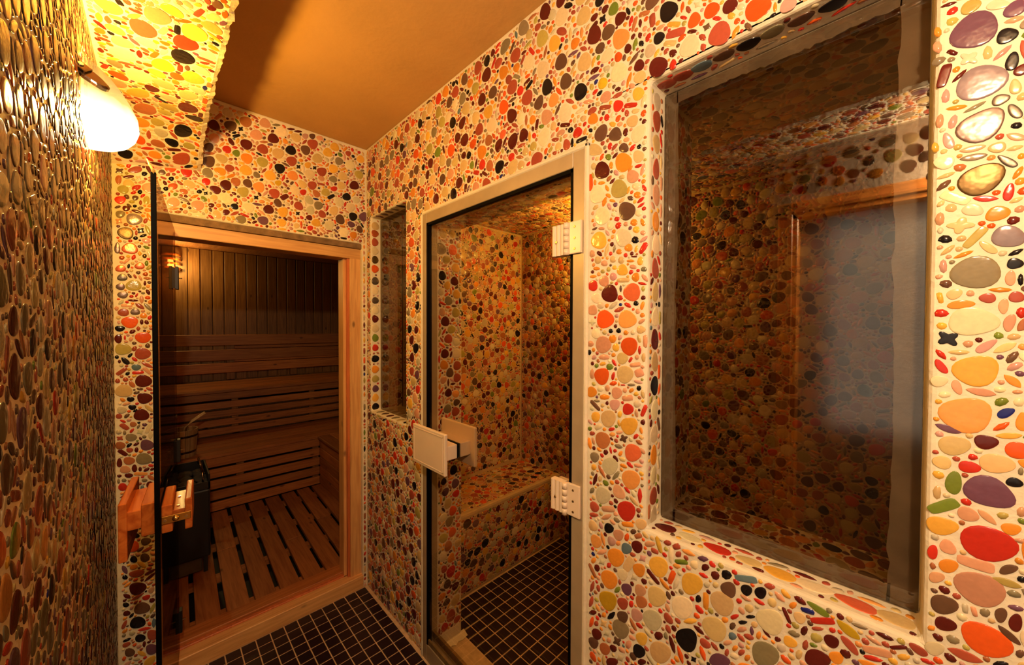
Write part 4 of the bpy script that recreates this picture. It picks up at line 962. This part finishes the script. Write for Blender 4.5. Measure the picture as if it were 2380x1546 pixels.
settle(sd, (.817, .6, .096))

# ================================================================ SAUNA DOORWAY AND ITS GLASS DOOR
d2 = empty('door_2'); struct(d2, 'knotty pine frame of the sauna doorway')
FY0, FY1 = YB + .022, YB + .12
box('post', .733, .788, FY0, FY1, .0, 1.803, M_pine, d2, bevel=.002)
box('post', -.006, .010, FY0, FY1, .0, 1.803, M_pine, d2, bevel=.002)
box('fixed_pane', .010, .052, FY0 + .01, FY0 + .018, .09, 1.752, G_bronze, d2)
box('lintel', -.006, .788, FY0 - .001, FY1, 1.752, 1.806, M_pine_x, d2, bevel=.002)
box('rebate', .722, .7345, FY0 + .012, FY1, .06, 1.753, M_redwood, d2, bevel=.001)
box('rebate', .708, .7225, FY0 + .030, FY1, .06, 1.753, M_pine, d2, bevel=.001)
box('threshold', -.006, .79, YB - .004, FY0 + .040, 0, .069, M_pine_x, d2, bevel=.003)
box('threshold', -.006, .77, FY0 + .030, FY1 + .03, 0, .076, M_redwood, d2, bevel=.003)
box('threshold', -.006, .77, FY0 + .048, FY1 + .03, 0, .0885, M_sx, d2, bevel=.003)
box('raw_edge', -.006, .788, YB + .006, FY0 + .05, 1.806, 1.834, M_dirty, d2)

leaf = thing('sauna_glass_door', 'bronze-tinted glass sauna door standing open towards the camera, wooden handle', 'door')
P0, P1 = np.array([-.001, 1.262, 0.]), np.array([.054, 1.972, 0.])
LA = P1 - P0; LL = float(np.linalg.norm(LA)); LA = LA / LL; LN = np.array([LA[1], -LA[0], 0.])
fb = lambda name, s0, s1, n0, n1, z0, z1, mat, par, bevel=0.0, segs=2: frame_box(name, P0, LA, LN, (0, 0, 1), s0, s1, n0, n1, z0, z1, mat, par, bevel, segs)
fb('pane', .0, LL, -.004, .004, .105, 1.770, G_bronze, leaf)
fb('edge_seal', -.004, .0005, -.0052, .0052, .100, 1.773, M_rubber, leaf, bevel=.001, segs=1)
hd = empty('handle'); hd.parent = leaf; hd['label'] = 'varnished wooden handle with brass ball catch'
fb('outer_plate', .012, .225, -.070, -.054, .829, .971, M_handle, hd, .0035, 3)
fb('outer_web', .016, .180, -.055, -.030, .901, .948, M_handle, hd, .003, 2)
fb('outer_flange', .016, .180, -.031, -.0055, .878, .959, M_handle, hd, .004, 3)
fb('inner_flange', .016, .165, .0055, .027, .873, .944, M_handle, hd, .004, 3)
fb('inner_web', .018, .160, .026, .052, .896, .926, M_handle, hd, .002, 2)
fb('inner_plate', .012, .165, .050, .065, .872, .951, M_handle, hd, .0035, 3)
fb('pad', .016, .18, -.0057, -.004, .880, .957, M_rubber, hd); fb('pad', .016, .165, .004, .0057, .875, .942, M_rubber, hd)
bp_ = fb('strike_plate', .0085, .0125, .006, .062, .899, .9185, M_brass, hd, .001, 1)
pc = P0 + LA * .009 + LN * .033
V, Fc = [], []
for i in range(7):
    a = i / 6 * math.pi / 2; r = .0075 * math.cos(a)
    V += [tuple(pc - LA * (.0065 * math.sin(a)) + LN * (r * math.cos(2 * math.pi * k / 16)) + np.array([0, 0, .9085 + r * math.sin(2 * math.pi * k / 16)])) for k in range(16)]
for i in range(6): Fc += [(i * 16 + k, i * 16 + (k + 1) % 16, (i + 1) * 16 + (k + 1) % 16, (i + 1) * 16 + k) for k in range(16)]
mk('catch_ball', V, Fc, M_brass, hd, smooth=True)
for s_ in (.013, .053):
    q = P0 + LA * .0085 + LN * s_; cyl('screw', q + [0, 0, .908], q - LA * .0015 + [0, 0, .908], .0034, .003, M_screw, hd, 10)
for s_, z_ in ((.045, .9262), (.11, .9262)):
    q = P0 + LA * s_ + LN * .036; cyl('screw', q + [0, 0, z_], q + [0, 0, z_ + .002], .003, .003, M_chrome, hd, 10)
for zc in (1.584, .909, .232):
    hg = empty('hinge'); hg.parent = leaf
    fb('clamp_plate', LL - .034, LL - .004, -.014, -.004, zc - .044, zc + .044, M_black, hg, .001, 1)
    fb('clamp_plate', LL - .034, LL - .004, .004, .014, zc - .044, zc + .044, M_black, hg, .001, 1)
    fb('clamp_face', LL - .036, LL - .033, -.0125, .0125, zc - .040, zc + .040, M_black, hg)
    q = P0 + LA * (LL - .02); cyl('pin', q - LN * .024 + [0, 0, zc], q + LN * .024 + [0, 0, zc], .0022, .0022, M_chrome, hg, 8)
# curl of clear packing tape left on the upper corner
tube('tape_curl', [P0 + [.001, 0, 1.766], P0 + [-.001, -.004, 1.780], P0 + [-.006, -.002, 1.786], P0 + [-.011, .004, 1.803]], [.0035, .003, .002, .0008], plain('yellow_tape', (.75, .5, .12), .3), leaf, 6)
settle(leaf, tuple(P1 + [0, 0, .105]))

# ================================================================ SAUNA
SX0, SX1, SY0, SY1, SZ = -.32, 1.95, YB + .13, 4.62, 2.13
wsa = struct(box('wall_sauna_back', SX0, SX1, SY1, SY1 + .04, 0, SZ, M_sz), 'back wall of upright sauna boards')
x = SX0
while x < SX1:
    box('board', x + .003, x + .087, SY1 - .012, SY1, .86, SZ - .002, M_sz, wsa, bevel=.004); x += .09
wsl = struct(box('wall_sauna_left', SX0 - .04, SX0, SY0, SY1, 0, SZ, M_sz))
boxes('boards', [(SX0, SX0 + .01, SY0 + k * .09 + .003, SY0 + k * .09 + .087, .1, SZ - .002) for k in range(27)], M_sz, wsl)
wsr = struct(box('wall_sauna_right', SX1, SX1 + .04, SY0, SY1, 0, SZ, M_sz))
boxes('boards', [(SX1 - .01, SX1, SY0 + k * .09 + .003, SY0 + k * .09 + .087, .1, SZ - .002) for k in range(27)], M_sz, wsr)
cs = struct(box('ceiling_sauna', SX0, SX1, SY0, SY1, SZ, SZ + .04, M_sy))
struct(box('floor_sauna', SX0, SX1, SY0, SY1, -.05, .0, M_black))

# duckboard: planks running away from the door, battens showing in the gaps
db = thing('duckboard', 'slatted wooden duckboard covering the sauna floor', 'duckboard')
box('batten', SX0 + .01, .97, 2.16, 2.21, .022, .048, M_sx, db); box('batten', SX0 + .01, .97, 2.50, 2.55, .022, .048, M_sx, db)
box('batten', SX0 + .01, .97, 2.86, 2.91, .022, .048, M_sx, db); box('batten', SX0 + .01, .97, 3.22, 3.27, .022, .048, M_sx, db)
x = SX0 + .02; k = 0
while x < .90:
    w = .088 + rng.uniform(-.002, .002)
    ycut = (2.75, 3.35, 3.35, 2.6, 3.35)[k % 5]
    segs_ = [(SY0 + .02, 3.35)] if ycut > 3 else [(SY0 + .02, ycut - .004), (ycut + .004, 3.35)]
    for (a, b_) in segs_:
        dx = rng.uniform(-.002, .002); dz = rng.uniform(-.001, .001)
        v = [(xx + dx + (yy - 2.7) * .035, yy, zz + dz) for xx in (x, x + w) for yy in (a, b_) for zz in (.048, .070)]
        mk('plank', v, CUBE_F, M_sy, db, bevel=.002, segs=1)
    x += w + .020; k += 1
settle(db, (.3, 2.8, .0))

def slat_front(owner, x0, x1, y, z0, z1, n, gap, posts, mat, along='x', t=.018):
    hgt = (z1 - z0 - gap * (n - 1)) / n
    for k in range(n):
        a = z0 + k * (hgt + gap)
        if along == 'x': box('slat', x0, x1, y - t, y, a, a + hgt, mat, owner, bevel=.002)
        else: box('slat', y, y + t, x0, x1, a, a + hgt, mat, owner, bevel=.002)
    for p in posts:
        if along == 'x': box('upright', p, p + .045, y, y + .03, z0, z1, M_sz, owner)
        else: box('upright', y + t, y + t + .03, p, p + .045, z0, z1, M_sz, owner)
lb = thing('lower_bench', 'lower L-shaped sauna bench with slatted wooden front', 'bench')
slat_front(lb, SX0 + .02, .985, 3.37, .075, .455, 5, .017, (-.06, .42, .935), M_sx)
slat_front(lb, SY0 + .02, 3.352, .985, .075, .455, 5, .005, (2.2, 2.8), M_sy, 'y')
y = 3.345
for k in range(6):
    box('seat_board', SX0 + .02, SX1 - .02, y, y + .088, .457, .480, M_sx, lb, bevel=.003); y += .094
xx = .965
for k in range(8):
    box('seat_board', xx, xx + .088, SY0 + .02, 3.34, .457, .480, M_sy, lb, bevel=.003); xx += .094
settle(lb, (.3, 3.6, .0))
ub = thing('upper_bench', 'upper sauna bench with slatted front, above and behind the lower bench', 'bench')
slat_front(ub, SX0 + .02, SX1 - .02, 3.92, .49, .835, 5, .017, (-.03, .46, 1.06, 1.5), M_sx)
y = 3.895
for k in range(7):
    box('seat_board', SX0 + .02, SX1 - .02, y, y + .088, .838, .860, M_sx, ub, bevel=.003); y += .094
settle(ub, (.3, 4.2, .49))
br = thing('backrest', 'long slatted wooden backrest fixed along the sauna back wall', 'backrest')
for (a, b_) in ((1.205, 1.31), (1.06, 1.165), (.94, 1.035)):
    box('rail', SX0 + .02, SX1 - .02, 4.535, 4.558, a, b_, M_sx, br, bevel=.004)
for a in (1.170, 1.04):
    box('rail', .56, SX1 - .02, 4.548, 4.565, a, a + .03, M_sx, br, bevel=.003)
for p in (-.05, .50, 1.05, 1.6): box('upright', p, p + .06, 4.558, 4.606, .87, 1.30, M_sz, br)
settle(br, (.3, 4.58, .87))

# lamp with wooden louvres high on the back wall
lm = thing('sauna_lamp', 'small lit lamp with wooden louvres high in the sauna corner', 'lamp')
LX, LY = .10, 4.50
for k, zz in enumerate((2.03, 1.99, 1.95, 1.91)):
    n = 14; r0 = .075
    V = [(LX + r0 * math.cos(math.pi * t / n - math.pi), LY + .10 + r0 * 1.3 * math.sin(math.pi * t / n - math.pi), zz + dz) for dz in (0, .016) for t in range(n + 1)]
    V += [(LX + (r0 - .012) * math.cos(math.pi * t / n - math.pi), LY + .10 + (r0 - .012) * 1.3 * math.sin(math.pi * t / n - math.pi), zz + dz) for dz in (0, .016) for t in range(n + 1)]
    m1 = n + 1; Fc = []
    for t in range(n):
        Fc += [(t, t + 1, m1 + t + 1, m1 + t), (2 * m1 + t, 3 * m1 + t, 3 * m1 + t + 1, 2 * m1 + t + 1), (t, 2 * m1 + t, 2 * m1 + t + 1, t + 1), (m1 + t, m1 + t + 1, 3 * m1 + t + 1, 3 * m1 + t)]
    mk('louvre', V, Fc, M_handle, lm)
cyl('bulb', (LX, LY + .03, 1.92), (LX, LY + .03, 2.0), .022, .018, emit_mat('lamp_bulb', (1, .62, .18), 14.0), lm, 14)
settle(lm, (LX, SY1 - .012, 1.91))

# heater on the floor by the left wall
ht = thing('sauna_heater', 'black floor-standing electric sauna heater with open stone tray', 'heater')
hx0, hx1, hy0, hy1 = .0, .205, 2.56, 2.86   # stands on the duckboard
box('cabinet', hx0, hx1, hy0, hy1, .155, .52, M_black, ht, bevel=.010, segs=2)
boxes('tray_rim', [(hx0, hx0 + .010, hy0, hy1, .52, .60), (hx1 - .010, hx1, hy0, hy1, .52, .60), (hx0, hx1, hy0, hy0 + .010, .52, .56), (hx0, hx1, hy1 - .010, hy1, .52, .60)], M_black, ht, bevel=.002)
tube('guard_bar', [(hx1 - .03, hy0 + .012, .56), (hx1 - .03, hy0 + .015, .618), (hx1 - .03, hy1 - .015, .618), (hx1 - .03, hy1 - .012, .585)], .005, M_chrome, ht)
tube('guard_bar', [(hx0 + .03, hy0 + .012, .56), (hx0 + .03, hy0 + .015, .618), (hx0 + .03, hy1 - .015, .618), (hx0 + .03, hy1 - .012, .585)], .005, M_black, ht)
box('base_box', hx0 + .03, hx1 - .035, hy0 + .02, hy1 - .03, .078, .157, M_grey, ht, bevel=.004)
for (a, b_) in ((hx0 + .012, hy0 + .012), (hx1 - .03, hy0 + .012), (hx0 + .012, hy1 - .03), (hx1 - .03, hy1 - .03)): box('leg', a, a + .018, b_, b_ + .018, .0715, .16, M_black, ht)
cyl('control_knob', (.055, hy0 + .021, .118), (.055, hy0 - .004, .118), .020, .017, M_black, ht, 16)
settle(ht, (.09, 2.7, .0715))
sr = random.Random(5)
for k in range(12):
    bm = bmesh.new(); bmesh.ops.create_icosphere(bm, subdivisions=2, radius=.030)
    sx, sy, sz = sr.uniform(.8, 1.25), sr.uniform(.8, 1.2), sr.uniform(.65, .95)
    ph = [sr.uniform(0, 6) for _ in range(3)]
    for v in bm.verts:
        d = 1 + .13 * math.sin(v.co.x * 90 + ph[0]) * math.cos(v.co.y * 80 + ph[1]) + .08 * math.sin(v.co.z * 110 + ph[2])
        v.co = Vector((v.co.x * sx * d, v.co.y * sy * d, v.co.z * sz * d))
    me = bpy.data.meshes.new('heater_stone'); bm.to_mesh(me); bm.free(); me.materials.append(M_stone)
    o = bpy.data.objects.new('heater_stone', me); col.objects.link(o)
    o.location = (hx0 + .045 + (k % 3) * .065 + sr.uniform(-.006, .006), hy0 + .05 + ((k // 3) % 4) * .066 + sr.uniform(-.005, .005), .546 + (.040 if k >= 12 else 0))
    tag(o, 'dark rough stone heaped in the tray of the black heater', 'stone', 'stones in the heater tray')

# bucket and ladle on the lower bench
bk = thing('wooden_bucket', 'wooden sauna bucket with steel hoops standing on the lower bench', 'bucket')
bx, by, bz = .125, 3.47, .480
n = 18
for k in range(n):
    t0, t1 = 2 * math.pi * (k + .04) / n, 2 * math.pi * (k + .96) / n; V = []
    for (z, r) in ((bz, .075), (bz + .19, .090)):
        for t in (t0, t1):
            for rr in (r, r - .010): V.append((bx + rr * math.cos(t), by + rr * math.sin(t), z))
    mk('stave', V, [(0, 2, 3, 1), (4, 5, 7, 6), (0, 4, 6, 2), (1, 3, 7, 5), (0, 1, 5, 4), (2, 6, 7, 3)], M_bucket, bk)
for z, r in ((bz + .03, .0785), (bz + .14, .0875)):
    cyl('hoop', (bx, by, z), (bx, by, z + .014), r, r + .001, M_steel, bk, 28, caps=False)
cyl('bottom', (bx, by, bz + .004), (bx, by, bz + .016), .069, .070, M_bucket, bk, 24)
settle(bk, (bx, by, bz))
ld = thing('ladle', 'pale wooden ladle leaning out of the bucket', 'ladle')
tube('handle', [(bx + .0, by + .01, bz + .09), (bx + .02, by - .01, bz + .20), (bx + .055, by - .02, bz + .245), (bx + .125, by - .03, bz + .295)], [.008, .008, .009, .010], wood('ladle_wood', (.75, .55, .28), (.6, .4, .18), 2, .5, knots=False), ld, 10)
cyl('scoop', (bx, by + .01, bz + .05), (bx, by + .01, bz + .10), .026, .034, M_bucket, ld, 16); settle(ld, (bx, by, bz + .05))

# ================================================================ WALL LAMPS
def sconce(cx, cy, cz, label, mirror=1):
    """Half-shell opal shade held to the left wall by a dark metal clip. cz: height of the shade's lower edge."""
    s = thing('wall_lamp', label, 'lamp', None)
    zs = [.000, .003, .010, .020, .035, .055, .080, .105, .130, .150, .168, .180]
    dd = [.002, .028, .052, .066, .077, .083, .081, .071, .057, .043, .027, .014]
    ww = [.004, .035, .060, .078, .092, .100, .102, .095, .083, .068, .048, .030]
    n = 20; V, Fc = [], []
    for z, d, w in zip(zs, dd, ww):
        for k in range(n + 1):
            t = -math.pi / 2 + math.pi * k / n; V.append((cx + .003 + d * math.cos(t), cy + w * math.sin(t), cz + z))
    for i in range(len(zs) - 1):
        for k in range(n): Fc.append((i * (n + 1) + k, i * (n + 1) + k + 1, (i + 1) * (n + 1) + k + 1, (i + 1) * (n + 1) + k))
    o = mk('shade', V, Fc, shade_mat('opal_shade', cz, cz + .18), s, smooth=True); o['label'] = 'glowing opal glass shade'
    # back plate, oval clip plate lying on the shade, and its screw head
    rplate('back_plate', (0, 0, 0), EX, EY, EZ, cx, cx + .006, cy - .018, cy + .018, cz + .10, cz + .165, M_steel, s, r=.002, segs=2)
    c0 = np.array([cx + .014, cy - .090, cz + .116]); ax = np.array([.75, 0.0, -.52]); ax /= np.linalg.norm(ax)
    nn = np.array([.30, -.85, .45]); nn /= np.linalg.norm(nn); ax = ax - nn * (ax @ nn); ax /= np.linalg.norm(ax); bx_ = np.cross(nn, ax)
    V, Fc = [], []
    for (h_, sc) in ((-.004, 1), (.003, 1), (.0055, .82)):
        V += [tuple(c0 + ax * (.034 * sc * math.cos(t)) + bx_ * (.0145 * sc * math.sin(t)) + nn * h_) for t in np.linspace(0, 2 * np.pi, 20, endpoint=False)]
    for i in range(2): Fc += [(i * 20 + k, i * 20 + (k + 1) % 20, (i + 1) * 20 + (k + 1) % 20, (i + 1) * 20 + k) for k in range(20)]
    Fc.append(tuple(range(40, 60))); mk('clip_plate', V, Fc, M_steel, s)
    c1 = c0 - ax * .014
    frame_box('clip', c1, ax, bx_, nn, -.012, .012, -.011, .011, .002, .011, M_steel, s, bevel=.003, segs=2)
    cyl('screw', c1 + nn * .011 - ax * .003, c1 + nn * .0135 - ax * .003, .0055, .0045, M_chrome, s, 14)
    frame_box('arm', c0 - ax * .030, ax, bx_, nn, -.030, .012, -.007, .007, -.006, .003, M_steel, s, bevel=.002, segs=1)
    settle(s, (cx, cy, cz + .13)); return s
sconce(XL, SCONCE_A[1], 1.806, 'lit wall lamp with half-shell opal glass shade and dark clip')
sconce(XL, SCONCE_B[1], 1.850, 'second half-shell wall lamp over the entrance door')

# ================================================================ ENTRANCE DOOR (seen mirrored in the large window)
d3 = empty('door_3'); struct(d3, 'orange wooden door with frosted pane beside the camera')
box('jamb', XL - .06, XL + .012, .282, .350, 0, 1.905, M_door_z, d3, bevel=.004)
box('jamb', XL - .06, XL + .012, -.625, -.560, 0, 1.905, M_door_z, d3, bevel=.004)
box('head', XL - .06, XL + .012, -.625, .350, 1.838, 1.908, M_door_y, d3, bevel=.004)
box('moulding', XL + .010, XL + .019, .300, .318, 0, 1.86, M_door_z, d3, bevel=.003)
box('moulding', XL + .010, XL + .019, -.60, .318, 1.860, 1.876, M_door_y, d3, bevel=.003)
box('pane', XL - .045, XL - .035, -.562, .284, .02, 1.840, M_frost, d3)
box('leaf_rail', XL - .05, XL - .02, -.562, .284, .0, .12, M_door_y, d3, bevel=.003)
